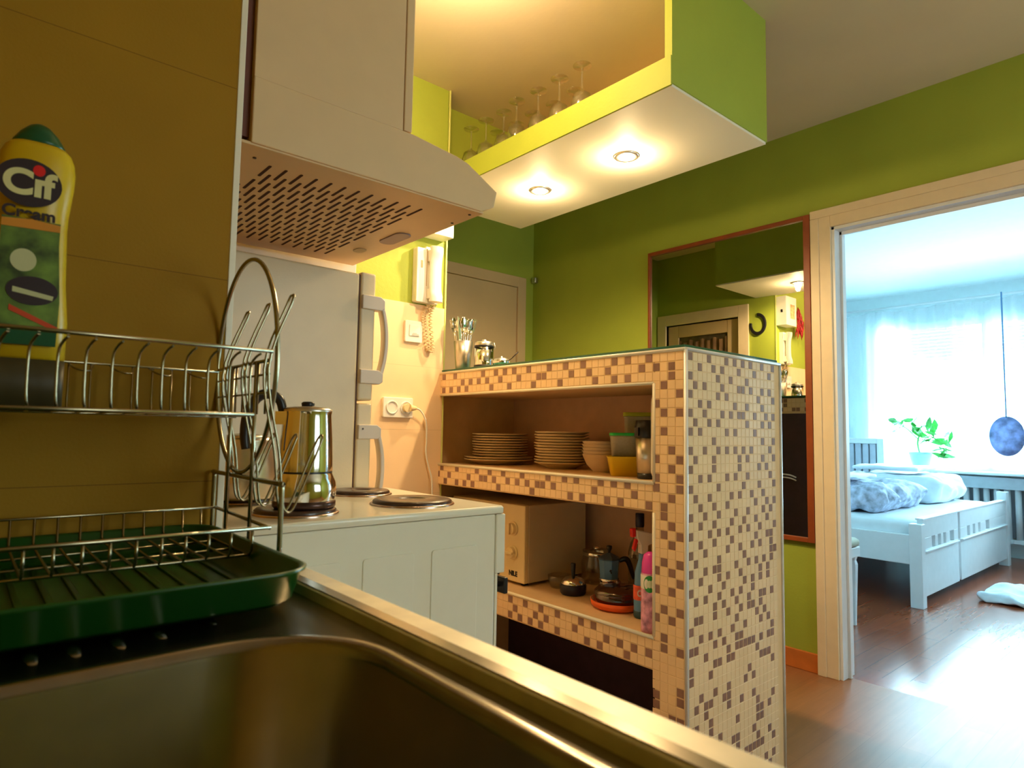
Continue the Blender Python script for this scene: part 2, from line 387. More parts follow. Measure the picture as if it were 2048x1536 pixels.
# glazed door in hall side wall (mirror only)
d3 = struct('door_3', BM(), M_casing)
bm = BM(); xx = 1.48
box(bm, xx, xx + .018, 2.345, 2.425, 0, 1.985); box(bm, xx, xx + .018, 3.06, 3.14, 0, 1.985); box(bm, xx, xx + .018, 2.425, 3.06, 1.90, 1.985)
obj('door_casing', bm, M_casing, d3, bevel=.003)
bm = BM()
for a in ((2.43, 2.53, .02, 1.895), (2.96, 3.055, .02, 1.895), (2.53, 2.96, 1.80, 1.895), (2.53, 2.96, .02, .9)): box(bm, 1.43, 1.465, *a)
obj('door_leaf', bm, M_door, d3, bevel=.003)
bm = BM(); box(bm, 1.445, 1.449, 2.53, 2.96, .9, 1.80); obj('door_glass', bm, mat('smoked_glass', (.08, .06, .03), .08, var=.3), d3)
bm = BM()
rows = []
for j in range(40):
    y = 2.535 + .42*j/39; rows.append((y, 1.455 + .006*sin(j*1.3)))
for (ya, xa), (yb, xb) in zip(rows, rows[1:]):
    bm.faces.new([bm.verts.new(p) for p in ((xa, ya, .92), (xb, yb, .92), (xb, yb, 1.765 + .01*sin(yb*60)), (xa, ya, 1.765 + .01*sin(ya*60)))])
bmesh.ops.remove_doubles(bm, verts=bm.verts[:], dist=1e-5)
obj('door_curtain', bm, mat('brown_curtain', (.16, .09, .04), .8, var=.3), d3, solid=.001)
# dropped soffit above the bar
M_soff = mat('soffit_panel_white', (.86, .80, .66), .6, var=.015, scale=3)
bm = BM(); box(bm, 1.474, 1.995, 1.055, 2.149, 2.027, 2.106); box(bm, 1.49, 1.995, 2.149, 2.265, 2.027, 2.106)
box(bm, 1.474, 2.02, 1.03, 1.055, 2.027, ZC); box(bm, 1.995, 2.02, 1.055, 2.29, 2.027, ZC)
box(bm, 1.49, 1.995, 2.265, 2.29, 2.106, ZC)
box(bm, 1.468, 1.474, 1.03, 2.149, 2.02, 2.108)
struct('ceiling_soffit', bm, M_green)
bm = BM(); box(bm, 1.474, 2.018, 1.034, 2.149, 2.019, 2.027); box(bm, 1.49, 2.018, 2.149, 2.288, 2.019, 2.027); struct('ceiling_soffit_panel', bm, M_soff)
bm = BM(); box(bm, 1.985, 1.996, 1.055, 2.265, 2.107, ZC); struct('trim_4', bm, mat('niche_back_panel', (.72, .46, .20), .5, var=.1, scale=4))
# bedroom shell
WY0, WY1, WZ0, WZ1 = .0, 2.45, .80, 2.15
bm = BM()
box(bm, XW, XW + .15, -2, WY0, 0, ZC); box(bm, XW, XW + .15, WY1, 3.6, 0, ZC); box(bm, XW, XW + .15, WY0, WY1, 0, WZ0); box(bm, XW, XW + .15, WY0, WY1, WZ1, ZC)
struct('wall_bedroom_window', bm, M_wallb)
bm = BM(); box(bm, XF + .1, XW, 3.35, 3.5, 0, ZC); struct('wall_bedroom_left', bm, M_wallb)
bm = BM(); box(bm, XF + .1, XW, -2.0, -1.85, 0, ZC); struct('wall_bedroom_right', bm, M_wallb)
wn = struct('window_1', BM(), M_bedw)
bm = BM()
for a in ((WY0, WY0+.05, WZ0, WZ1), (WY1-.05, WY1, WZ0, WZ1), (1.50, 1.58, WZ0+.05, WZ1-.05), (WY0+.05, WY1-.05, WZ0, WZ0+.05), (WY0+.05, WY1-.05, WZ1-.05, WZ1)): box(bm, XW+.05, XW+.10, *a)
obj('window_frame', bm, M_bedw, wn, bevel=.004)
bm = BM(); box(bm, XW+.07, XW+.074, WY0+.05, WY1-.05, WZ0+.05, WZ1-.05); obj('window_glass', bm, pane_mat(), wn)
bm = BM(); box(bm, XW - .32, XW + .05, -.1, 2.26, .722, .745); obj('window_sill', bm, M_bedw, wn, bevel=.006)
bm = BM()
for y0, y1 in ((1.60, 2.28), (.35, 1.46)):
    for k in range(16): box(bm, XW+.115, XW+.130, y0, y1, 1.62 + k*.033, 1.645 + k*.033)
obj('roller_slat', bm, M_bedw, wn)['label'] = 'row of horizontal shutter slats'

# ================================================================ BAR COUNTER
XC = 1.47; YC0 = .985; YC1 = 2.28; XB = 1.985; PY = .0253
SIDE = {0:[0,4,8,10,12,14,17,20],1:[2,5,7,11,15,19],2:[0,6,9,13],3:[1,3,7,11,12,14,17,19],4:[0,6,8,16,20],5:[2,4,10,13,17],6:[0,3,7,9,11,12,15,18,20],7:[1,4,6,13,17,19],8:[0,2,8,10,15],9:[5,17,20],10:[0,3,6,8,10,12,14,19],11:[1,5,11,13,17,20],12:[0,5,11,16,18],13:[2,4,8,10,13,19],14:[0,6,12,16,20],15:[1,4,9,11,14,17],16:[2,5,8,15,18,20],17:[0,3,6,10,13,17,19],18:[2,5,9,12,15,18],19:[0,4,6,8,11,13,16,20],20:[2,5,9,15,18,19],21:[0,3,8,11,14,16,19],22:[1,6,12,19,20],23:[0,3,5,6,10,13,15,17,19],24:[2,6,8,11,16,18],25:[0,4,7,12,14,16,18],26:[1,3,6,9,11,14],27:[5,7,10,13,16,17,19],28:[1,2,5,8,11,13,14,16],29:[0,10,15,17],30:[2,4,6,9,12,16,18],31:[0,1,5,7,10,11,19],32:[3,8,10,11,12,13,14,16,18,19]}
FRONT = {0:[4,7,9,14,17,20,24,27,29,31,34,41,44],1:[1,3,5,10,13,16,21,22,26,30,33,35,37,39],2:[1,7,9,12,18,23,28,32,38,40,42,44],3:[2],4:[0],5:[3],6:[0,2],8:[2],10:[1],11:[0,3],12:[1],13:[0,3],14:[0,3,7,9,11,15,17,20,25,29,32,35,40,44],15:[1,6,12,19,21,22,24,26,28,31,33,34,37,42,45],16:[2,4,8,10,14,16,23,30,36,38,40,43],17:[2],18:[1],19:[0,2],20:[1],22:[0,2],23:[1,3],24:[0],25:[1,3],27:[0,2],28:[1,3],30:[2],31:[0,2,12,14,18,21,24,27],32:[4,6,8,10,15,20,22,26],33:[7,11,13,18,21,23,25,27]}
rz = [1.243, 1.2165, 1.190, 1.165, 1.14, 1.1145, 1.0885, 1.063, 1.0375, 1.012, .986, .9605, .935, .909, .882, .8555, .830, .806, .781, .756, .7305, .706, .682, .6575, .6325, .6075, .582, .557, .532, .5075, .4825, .4555, .4295, .404]
while rz[-1] > .06: rz.append(rz[-1] - .0252)
rs = random.Random(3)
for k in range(33, len(rz)): SIDE[k] = [c for c in range(21) if rs.random() < .27]
for k in range(34, len(rz)): FRONT[k] = [c for c in range(4) if rs.random() < .3]
bar = thing('bar_counter', 'tall bar counter clad in cream and brown mosaic with open shelves and a glass top', 'bar counter', (1.47, 1.0, 0))
def tiles(bm, cells, fn):
    for (u, v, du, dv, dk) in cells:
        g = .0017 if dk else .0006; a, b = u - du/2 + g, u + du/2 - g; c, d = v - dv/2 + g, v + dv/2 - g; e = .0007
        o = [fn(a, c, 0), fn(b, c, 0), fn(b, d, 0), fn(a, d, 0)]; t = [fn(a+e, c+e, .001), fn(b-e, c+e, .001), fn(b-e, d-e, .001), fn(a+e, d-e, .001)]
        O = [bm.verts.new(p) for p in o]; T = [bm.verts.new(p) for p in t]
        bm.faces.new(T).material_index = dk
        for i in range(4): bm.faces.new((O[i], O[(i+1) % 4], T[(i+1) % 4], T[i])).material_index = dk
# carcass: pillar wall, left end wall, back panel
bm = BM()
box(bm, XC, XB + .01, YC0 + .003, YC0 + .101, 0, 1.258, 0)
obj('pillar_wall', bm, M_grout, bar)
bm = BM(); box(bm, XC + .02, XB, 2.24, YC1, 0, 1.258); obj('end_wall', bm, M_plaster, bar)
bm = BM(); box(bm, XB - .035, XB - .005, YC0 + .10, 2.24, 0, 1.258); obj('back_panel', bm, mat('inner_plaster', (.62, .40, .27), .6, var=.05), bar)
bm = BM(); box(bm, XB - .004, XB + .008, YC0 + .10, YC1, 0, 1.165); obj('rear_panel', bm, M_void, bar)
bm = BM(); box(bm, XB - .045, XB - .036, YC0 + .102, 2.238, .001, .384); box(bm, XC + .08, XB - .046, YC0 + .102, YC0 + .108, .001, .384); obj('lower_shade_panel', bm, M_void, bar)  # dark sheets painting in the shade below the lower shelf
YL = 2.148
def band(bm, zt, zb, y0=YC0 + .10, y1=YL): box(bm, XC, XC + .02, y0, y1, zb, zt)
for nm, zt, zb in (('top_slab', 1.258, 1.172), ('shelf', .8925, .812), ('shelf', .474, .386)):
    bm = BM(); box(bm, XC, XB - .036, YC0 + .102, YL, zb + .002, zt); box(bm, XC + .02, XB - .036, YL, 2.24, zb + .002, zt)
    obj(nm, bm, M_plaster, bar, bevel=.001)
# front mosaic
cells = []
for k, z in enumerate(rz):
    cols = range(4) if k not in (0, 1, 2, 14, 15, 16, 31, 32, 33) else range(46)
    for c in cols:
        y = .9985 + .0068 + PY*c
        if c < 4 or y < YL + .01:
            dz = (rz[k-1] - z) if k else .0262
            wdt = PY if y + PY/2 < YL else (YL - y + PY/2)
            if wdt < .006: continue
            cells.append((y if wdt == PY else YL - wdt/2, z, wdt, .0254, 1 if c in FRONT.get(k, []) else 0))
bm = BM(); tiles(bm, cells, lambda u, v, d: (XC - d, u, v)); obj('front_mosaic', bm, [M_tileL, M_tileD], bar)
cells = []
for k, z in enumerate(rz):
    for c in range(21): cells.append((1.498 + .02285*c - .003, z, .02285, .0254, 1 if c in SIDE.get(k, []) else 0))
M_sideD = M_tileD
bm = BM(); tiles(bm, cells, lambda u, v, d: (u, YC0 + .003 - d, v)); obj('side_mosaic', bm, [M_tileL, M_tileD], bar)
cells = []
for k in range(3):
    for c in range(48): cells.append((YC0 + .03 + .0257*c, rz[k], .0257, .0254, 1 if rs.random() < .25 else 0))
bm = BM(); box(bm, XB - .004, XB + .008, YC0 + .10, YC1, 1.166, 1.258, 0)
for f in bm.faces: f.material_index = 2
tiles(bm, cells, lambda u, v, d: (XB + .008 + d, u, v)); obj('rear_mosaic', bm, [M_tileL, M_tileD, M_grout], bar)
# edge trims
def rod(name, p, q, r, m=M_trim):
    bm = BM(); tube(bm, [p, q], r, 10); obj(name, bm, m, bar)
rod('edge_trim', (XC, YC0 + .001, 1.2605), (XC, YL, 1.2605), .0052)
rod('edge_trim', (XC, YC0 + .001, 1.2605), (XB + .012, YC0 + .001, 1.2605), .0052, mat('trim_grey', (.66, .68, .66), .3))
rod('edge_trim', (XC + .001, YC0 + .001, 0), (XC + .001, YC0 + .001, 1.258), .0055, mat('trim_grey', (.66, .68, .66), .3))
rod('edge_trim', (XB + .012, YC0 + .001, 0), (XB + .012, YC0 + .001, 1.258), .0045, mat('trim_grey', (.66, .68, .66), .3))
rod('edge_trim', (XC, YC0 + .104, 1.1715), (XC, YL, 1.1715), .005)
rod('edge_trim', (XC, YC0 + .104, .897), (XC, YC0 + .104, 1.1715), .005)
rod('edge_trim', (XC, YC0 + .104, .8935), (XC, YL, .8935), .0055)
rod('edge_trim', (XC, YC0 + .104, .479), (XC, YC0 + .104, .812), .005)
rod('edge_trim', (XC, YC0 + .104, .4745), (XC, YL, .4745), .0055)
bm = BM(); box(bm, XC + .004, XB + .006, YC0 + .006, YL - .004, 1.2665, 1.2735); obj('glass_top', bm, M_gglass, bar, bevel=.001)
# white looped handles on the dark rear panel (seen in the mirror)
for dz in (0, .018):
    bm = BM(); tube(bm, smooth_path([(XB+.008, 1.93, .80-dz), (XB+.05, 1.92, .805-dz), (XB+.07, 1.87, .805-dz), (XB+.05, 1.80, .80-dz), (XB+.008, 1.78, .785-dz)]), .0045); obj('towel_loop', bm, M_wplastic, bar)

# ================================================================ COOKER
st = thing('electric_cooker', 'white electric cooker with ribbed side panel and four hotplates beside the refrigerator', 'cooker', (.6, 1.3, 0))
SX0, SX1, SY0, SY1, SZ = .312, .880, 1.033, 1.533, .874
bm = BM(); box(bm, SX0, .858, SY0 + .004, SY1 - .004, .03, .8575); obj('body', bm, M_white, st, bevel=.003)
bm = BM()
for a, b in ((.345, .512), (.555, .66), (.70, .81)):
    prism(bm, rrect(a, b, .16, .80, .006, 3), 'y', SY0 + .001, SY0 + .005)
obj('side_panel', bm, M_white, st, bevel=.0015)
bm = BM(); pl = rrect(SX0, SX1, SY0, SY1, .008, 4)
loft(bm, [[(x, y, .859) for x, y in pl], [(x, y, .870) for x, y in pl], [(x + (.596-x)*.008, y + (1.283-y)*.01, .874) for x, y in pl]]); obj('top_plate', bm, M_white, st, smooth=False, bevel=.001)
bm = BM(); box(bm, .859, .884, SY0 + .002, SY1 - .002, .735, .857); obj('control_panel', bm, M_white, st, bevel=.003)
bm = BM(); box(bm, .859, .868, SY0 + .008, SY1 - .008, .735, .738); box(bm, .861, .868, SY0 + .006, SY1 - .006, .13, .735); obj('oven_door', bm, M_white, st, bevel=.002)
bm = BM(); tube(bm, [(.868, SY0+.03, .705), (.893, SY0+.03, .705)], .006); tube(bm, [(.868, SY1-.03, .705), (.893, SY1-.03, .705)], .006)
box(bm, .889, .899, SY0 + .008, SY1 - .008, .688, .722); obj('oven_handle', bm, M_dark, st, bevel=.004)
for j in range(5):
    bm = BM(); y = SY0 + .07 + j*.09; sphere(bm, (.884, y, .80), .001); tube(bm, [(.884, y, .80), (.90, y, .80)], .017, 20); obj('control_knob', bm, M_wplastic, st, bevel=.002)
HOT = [(.735, 1.165, .083), (.737, 1.40, .069), (.476, 1.150, .072), (.476, 1.41, .083)]
for x, y, r in HOT:
    bm = BM(); lathe(bm, [(r+.005, 0), (r+.0055, .0025), (r+.003, .0045), (r, .0045), (r-.002, .002), (0, .002)], (x, y, .8735), 48); h = obj('hotplate', bm, M_hotring, st)
    bm = BM(); lathe(bm, [(r-.001, .002), (r, .008), (r-.004, .0115), (r*.35, .0115), (r*.33, .0095), (0, .0095)], (x, y, .8735), 48)
    obj('plate_disc', bm, M_hot, h)

# ================================================================ MOKA POTS ON COOKER
mk = thing('moka_pot', 'tall polished steel moka pot with black arched handle on the front hotplate', 'moka pot', (.476, 1.150, .885))
cx, cy, z0 = .486, 1.137, .8855
bm = BM(); lathe(bm, [(0, 0), (.049, 0), (.050, .006), (.054, .014)], (cx, cy, z0), 56); lathe(bm, [(.054, .014), (.0565, .03), (.0545, .046), (.0485, .0595), (.0475, .0625)], (cx, cy, z0), 56)
obj('boiler', bm, M_steel2, mk)
bm = BM(); lathe(bm, [(0, .0001), (.052, .0001), (.0555, .004), (.0555, .013), (.05, .014)], (cx, cy, z0 - .0005), 56); obj('base_ring', bm, mat('dark_base_steel', (.08, .045, .04), .3, .8), mk)
bm = BM(); lathe(bm, [(.0465, .060), (.0475, .0625), (.0475, .0655), (.0465, .067)], (cx, cy, z0), 56); obj('gasket', bm, M_dark, mk)
bm = BM(); lathe(bm, [(.0478, .066), (.0478, .075), (.046, .12), (.0425, .168), (.0435, .174)], (cx, cy, z0), 56)
prism(bm, [(cx-.040, cy+.012), (cx-.058, cy+.006), (cx-.040, cy-.008)], 'z', z0+.150, z0+.1735); obj('upper_chamber', bm, M_steel2, mk)
bm = BM(); lathe(bm, [(.0435, .174), (.044, .178), (.036, .182), (0, .185)], (cx, cy, z0), 56); obj('lid', bm, M_steel, mk)
bm = BM(); lathe(bm, [(0, .183), (.011, .183), (.012, .190), (.009, .1925), (0, .193)], (cx, cy, z0), 24); obj('lid_knob', bm, M_dark, mk)
d = Vector((-.755, .30, 0)).normalized()
hp = [(.042, .168), (.050, .195), (.070, .205), (.090, .195), (.103, .165), (.106, .13), (.103, .105)]
bm = BM(); pts = smooth_path([(cx + d.x*a, cy + d.y*a, z0 + b) for a, b in hp], 6); tube(bm, pts, .008, 12, radii=[.0075 + .002*sin(pi*i/(len(pts)-1)) for i in range(len(pts))]); obj('handle', bm, M_dark, mk)
jg = thing('steel_jug', 'short dull steel milk jug on the rear hotplate, seen through the dish rack', 'jug', (.476, 1.41, .885))
gx, gy = .446, 1.36
bm = BM(); lathe(bm, [(0, 0), (.064, 0), (.068, .006), (.067, .06), (.056, .115), (.058, .122), (.053, .117), (.060, .06), (.058, .006), (0, .004)], (gx, gy, z0), 48); obj('body', bm, M_steel, jg)
bm = BM(); lathe(bm, [(0, .132), (.03, .129), (.057, .122), (0, .121)], (gx, gy, z0), 40); sphere(bm, (gx, gy, z0+.140), .008, n=8); obj('lid', bm, M_steel, jg)
bm = BM(); tube(bm, [(gx-.05, gy+.012, z0+.07), (gx-.08, gy+.02, z0+.10), (gx-.095, gy+.024, z0+.125)], .009, 12, radii=[.014, .010, .008]); obj('spout', bm, M_steel, jg)

# ================================================================ RANGE HOOD and CABINET
HZ = 1.487; HY0, HY1 = 1.033, 1.630
hd = thing('range_hood', 'cream range hood with slotted filter plate above the cooker', 'range hood', (.55, 1.33, HZ))
prof = [(.329, HZ + .002), (.800, HZ + .002), (.834, HZ + .018), (.842, HZ + .053), (.764, HZ + .094), (.735, HZ + .101), (.632, HZ + .113), (.329, HZ + .113)]
bm = BM(); prism(bm, prof, 'y', HY0, HY1); obj('canopy', bm, M_hood, hd, bevel=.002)
# underside filter plate with real slots
bm = BM()
px0, px1, py0, py1 = .315, .809, HY0 + .004, HY1 - .004
slots = []
for r in range(11):
    off = .0142 * (r % 2)
    for c in range(-2, 12):
        x = .385 + .0284*c + off; y = 1.100 + .0405*r
        if x < .335 or x > .71 or (r < 2 and c < 0): continue
        slots.append((x, y, y + .060))
bm = BM(); box(bm, px0, px1, py0, py1, HZ - .001, HZ + .004); 
plate = obj('filter_plate', bm, M_hood, hd, bevel=.001)
bm = BM()
for x, a, b in slots:
    prism(bm, rrect(x - .0027, x + .0027, a, b, .0026, 3), 'z', HZ - .0016, HZ - .0009)
obj('vent_slot', bm, M_darkhole, hd)
bm = BM(); prism(bm, rrect(.742, .782, 1.265, 1.372, .0195, 8), 'z', HZ - .0035, HZ - .0008); obj('lamp_cover', bm, mat('violet_grey_plastic', (.30, .22, .24), .4), hd, bevel=.001)
bm = BM(); prism(bm, rrect(.735, .762, 1.45, 1.49, .012, 6), 'z', HZ - .003, HZ - .0008); obj('light_switch', bm, mat('hood_tan', (.55, .42, .25), .5), hd)
for p in ((.352, 1.085), (.79, 1.06), (.795, 1.13)):
    bm = BM(); lathe(bm, [(0, -.0022), (.003, -.002), (.0035, 0)], (p[0], p[1], HZ - .0005), 12); obj('screw', bm, M_hot, hd)
cb = thing('wall_cabinet', 'cream wall cabinet fitted directly above the range hood', 'cabinet', (.47, 1.33, 1.6))
bm = BM(); box(bm, .329, .608, HY0 + .001, HY1, 1.600, 2.34); obj('body', bm, M_hood, cb, bevel=.0015)
bm = BM(); box(bm, .610, .628, HY0 + .001, 1.328, 1.602, 2.34); obj('door', bm, M_hood, cb, bevel=.002)
bm = BM(); box(bm, .610, .628, 1.332, HY1, 1.602, 2.34); obj('door', bm, M_hood, cb, bevel=.002)
bm = BM(); box(bm, .3005, .328, HY0 + .012, HY1 - .01, 1.50, 2.34); tag(obj('gap_shade_strip', bm, mat('dark_red_gap_shade', (.16, .05, .03), .6)), 'dark reddish strip painted as the shaded gap between the cabinet and the tiled wall edge', 'board')  # dark red filler, its colour standing in for the shade in the gap

# ================================================================ REFRIGERATOR
FY0, FY1, FZ = 1.550, 2.120, 1.452
fr = thing('refrigerator', 'off-white two-door refrigerator with bow handles behind the cooker', 'refrigerator', (.56, 1.83, 0))
bm = BM(); box(bm, .308, .793, FY0, FY1, .03, FZ - .004); obj('body', bm, M_fridge, fr, bevel=.006, seg=3)
def bow(zt, zb, up=True, screw=True):
    h = obj_handle = None
    bm = BM(); y0 = FY0 - .0005
    # brackets wrap the door edge, bow runs between them
    for z in (zt, zb):
        prism(bm, [(.800, z - .019), (.858, z - .019), (.868, z - .012), (.868, z + .010), (.855, z + .019), (.800, z + .019)], 'y', y0 - .008, y0 + .022)
    pts = smooth_path([(.862, y0 + .008, zt), (.874, y0 + .008, zt - .05), (.878, y0 + .008, (zt+zb)/2), (.874, y0 + .008, zb + .05), (.862, y0 + .008, zb)], 6)
    loft(bm, [[(p.x - .006, p.y - .013, p.z), (p.x + .005, p.y - .013, p.z), (p.x + .007, p.y, p.z), (p.x + .005, p.y + .013, p.z), (p.x - .006, p.y + .013, p.z)] for p in pts])
    return bm
bm = BM(); box(bm, .798, .842, FY0, FY1, 1.106, FZ + .002); du = obj('door', bm, M_fridge, fr, bevel=.006, seg=3)
obj('handle', bow(1.372, 1.170), M_handle, du, bevel=.002)
bm = BM(); box(bm, .798, .842, FY0, FY1, .06, 1.098); dl = obj('door', bm, M_fridge, fr, bevel=.006, seg=3)
obj('handle', bow(1.022, .82), M_handle, dl, bevel=.002)
bm = BM(); tube(bm, [(.812, FY0 - .010, 1.030), (.812, FY0 - .0084, 1.030)], .0025, 12); obj('screw', bm, M_hot, dl)
bm = BM(); box(bm, .792, .799, FY0 + .006, FY1 - .006, .06, FZ - .006); obj('door_seal', bm, mat('seal_brown', (.12, .06, .04), .7), fr)
bx = tag(obj('storage_box', BM(), M_wplastic), 'white box lying on top of the refrigerator under the hood', 'box')
bm = BM(); box(bm, .50, .838, 1.66, 2.08, FZ + .003, FZ + .10); bx.data.materials.clear(); me = bx.data; bm.to_mesh(me); bm.free(); me.materials.append(M_wplastic)
md = bx.modifiers.new('b', 'BEVEL'); md.width = .004; md.segments = 2

# ================================================================ WALL ITEMS
YP = 2.142; YG = 2.15
ph = thing('entry_phone', 'cream wall entry phone with corded handset on the bright green wall', 'phone', (1.38, YG, 1.65))
bm = BM(); prism(bm, rrect(1.326, 1.372, 1.533, 1.752, .006, 4), 'y', YG - .034, YG - .0005); prism(bm, rrect(1.368, 1.43, 1.533, 1.762, .006, 4), 'y', YG - .03, YG - .0005)
obj('base', bm, M_wplastic, ph, bevel=.003)
bm = BM()
hs = smooth_path([(1.400, YG - .058, 1.758), (1.400, YG - .062, 1.735), (1.400, YG - .055, 1.70), (1.400, YG - .053, 1.645), (1.400, YG - .055, 1.59), (1.400, YG - .062, 1.56), (1.400, YG - .060, 1.535)], 6)
def hsect(p, i, n):
    t = abs(2*i/(n-1) - 1); w = .0245 + .002*t**3; dd = .013 + .008*t**3
    return [(p.x + w*cos(a)*1.15, p.y + dd*sin(a), p.z) for a in [2*pi*k/14 for k in range(14)]]
loft(bm, [hsect(p, i, len(hs)) for i, p in enumerate(hs)]); box(bm, 1.375, 1.425, YG - .055, YG - .03, 1.70, 1.745); box(bm, 1.375, 1.425, YG - .055, YG - .03, 1.55, 1.59)
obj('handset', bm, M_wplastic, ph, bevel=.002)
bm = BM(); box(bm, 1.344, 1.352, YG - .0362, YG - .034, 1.672, 1.70); box(bm, 1.3705, 1.3725, YG-.036, YG-.032, 1.60, 1.75); obj('hook_switch', bm, mat('tan_plastic', (.50, .36, .20), .5), ph)
bm = BM(); pts = []
cp = smooth_path([(1.388, YG - .03, 1.528), (1.372, YG - .025, 1.49), (1.372, YG - .022, 1.45), (1.384, YG - .02, 1.40), (1.396, YG - .02, 1.352), (1.410, YG - .022, 1.342), (1.416, YG - .022, 1.38), (1.405, YG - .022, 1.45), (1.402, YG - .028, 1.50), (1.412, YG - .04, 1.53)], 26)
for i, p in enumerate(cp):
    a = i * .95; am = .0075 if i < len(cp)*.98 else 0
    pts.append((p.x + am*cos(a), p.y + am*sin(a), p.z))
tube(bm, pts, .0021, 6); obj('coiled_cord', bm, mat('cord_tan', (.62, .46, .26), .45), ph)
sw = thing('wall_switch', 'square cream wall plate beneath the entry phone, half behind its coiled cord', 'switch', (1.33, YP, 1.41))
bm = BM(); prism(bm, rrect(1.290, 1.368, 1.372, 1.457, .006, 4), 'y', YP - .012, YP - .0002); obj('plate', bm, M_wplastic, sw, bevel=.002)
bm = BM(); prism(bm, rrect(1.307, 1.355, 1.396, 1.44, .003, 3), 'y', YP - .0155, YP - .012); obj('rocker', bm, M_wplastic, sw, bevel=.001)
bm = BM(); box(bm, 1.318, 1.350, YP - .0162, YP - .0155, 1.398, 1.404); box(bm, 1.322, 1.340, YP-.0162, YP-.0155, 1.4055, 1.4085); obj('marking', bm, mat('grey_print', (.45, .42, .40), .5), sw)
so = thing('wall_socket', 'double cream power socket on the tiled wall beside the refrigerator', 'socket', (1.268, YP, 1.113))
bm = BM(); prism(bm, rrect(1.203, 1.333, 1.075, 1.152, .005, 4), 'y', YP - .014, YP - .0002); obj('plate', bm, M_wplastic, so, bevel=.002)
for x in (1.240, 1.302):
    bm = BM(); lathe(bm, [(.0255, 0), (.0255, .006), (.0215, .006), (.020, -.006), (0, -.006)], (0, 0, 0), 36)
    bmesh.ops.transform(bm, matrix=Matrix.Translation((x, YP - .012, 1.113)) @ Matrix.Rotation(pi/2, 4, 'X'), verts=bm.verts[:]); o = obj('outlet', bm, M_wplastic, so)
    bm = BM()
    for q in (-.0095, .0095): tube(bm, [(x + q, YP - .0075, 1.113), (x + q, YP - .0055, 1.113)], .0028, 10)
    obj('pin_hole', bm, M_dark, o)
pg = thing('plug_cable', 'cream plug and drooping cable in the double socket', 'plug', (1.302, YP - .01, 1.113))
bm = BM(); tube(bm, [(1.302, YP - .006, 1.113), (1.302, YP - .028, 1.113)], .0165, 20); loft(bm, [[(1.302 + .009 + .0*k, YP - .030 + .010*sin(a), 1.113 + .014*cos(a)) for a in [2*pi*j/12 for j in range(12)]] for k in (0,)] + [[(1.302 + .036, YP - .030 + .006*sin(a), 1.113 + .007*cos(a)) for a in [2*pi*j/12 for j in range(12)]]])
obj('plug', bm, M_cream, pg, bevel=.001)
bm = BM(); tube(bm, smooth_path([(1.334, YP - .030, 1.113), (1.362, YP - .024, 1.104), (1.392, YP - .018, 1.062), (1.399, YP - .014, .99), (1.398, YP - .014, .94), (1.412, YP - .014, .885), (1.425, YP - .02, .83), (1.43, YP-.02, .70)]), .0032, 8); obj('cable', bm, M_wplastic, pg)
# meter box, chilli garland, horseshoe
fb = thing('fuse_box', 'small cream fuse box with an orange sticker high above the entry phone', 'fuse box', (1.39, YG, 1.9))
bm = BM(); box(bm, 1.315, 1.470, YG - .075, YG - .0005, 1.805, 2.01); obj('body', bm, M_wplastic, fb, bevel=.003)
bm = BM(); box(bm, 1.345, 1.41, YG - .0765, YG - .075, 1.855, 1.955); obj('sticker', bm, mat('orange_sticker', (.80, .42, .20), .5, var=.4, scale=60), fb)
bm = BM(); box(bm, 1.470, 1.474, YG - .05, YG - .038, 1.895, 1.915); obj('latch', bm, M_dark, fb)
ch = thing('chilli_garland', 'hanging bundle of dried red chillies on the green wall', 'chillies', (1.10, YG - .03, 1.73))
bm = BM(); tube(bm, [(1.22, YG - .004, 1.97), (1.215, YG - .03, 1.95), (1.21, YG - .035, 1.74)], .002); obj('string', bm, M_cream, ch)
M_chil = mat('dried_chilli', (.35, .015, .02), .35, var=.4, scale=30)
rr = random.Random(5)
pr = None
for k in range(42):
    t = k/41; a = rr.uniform(-pi, 0); z = 1.965 - .155*t; rad = .012 + .032*sin(pi*min(1, .2 + t*.75))
    p0 = Vector((0, 0, 0)); pts = [(0, 0, 0), (rad*.5, 0, -.025), (rad*.8, 0, -.055), (rad*.75, 0, -.085)]
    if pr is None or k % 14 == 0:
        bm = BM(); tube(bm, pts, .005, 8, radii=[.003, .006, .0055, .001]); pr = obj('chilli', bm, M_chil, ch); o = pr
    else:
        o = pr.copy(); C.objects.link(o); o.parent = ch
    o.matrix_parent_inverse = Matrix.Translation(-ch.location); o.location = (1.21, YG - .036, z); o.rotation_euler = (rr.uniform(-.15, .15), 0, a)
hs_ = BM(); pts = []
for i in range(25):
    a = radians(85 + 285*i/24); pts.append((1.489, 2.275 + .056*cos(a), 1.828 + .070*sin(a)))
loft(hs_, [[(x - .006, 2.275 + (y-2.275)*k, 1.828 + (z-1.828)*k) for k in (.80,)] + [(x + .005, 2.275 + (y-2.275)*k, 1.828 + (z-1.828)*k) for k in (.80, 1.14)] + [(x - .006, 2.275 + (y-2.275)*1.14, 1.828 + (z-1.828)*1.14)] for x, y, z in pts])
tag(obj('horseshoe', hs_, M_dark, bevel=.002), 'dark iron horseshoe hung on the end of the green wall beside the glazed door', 'horseshoe')

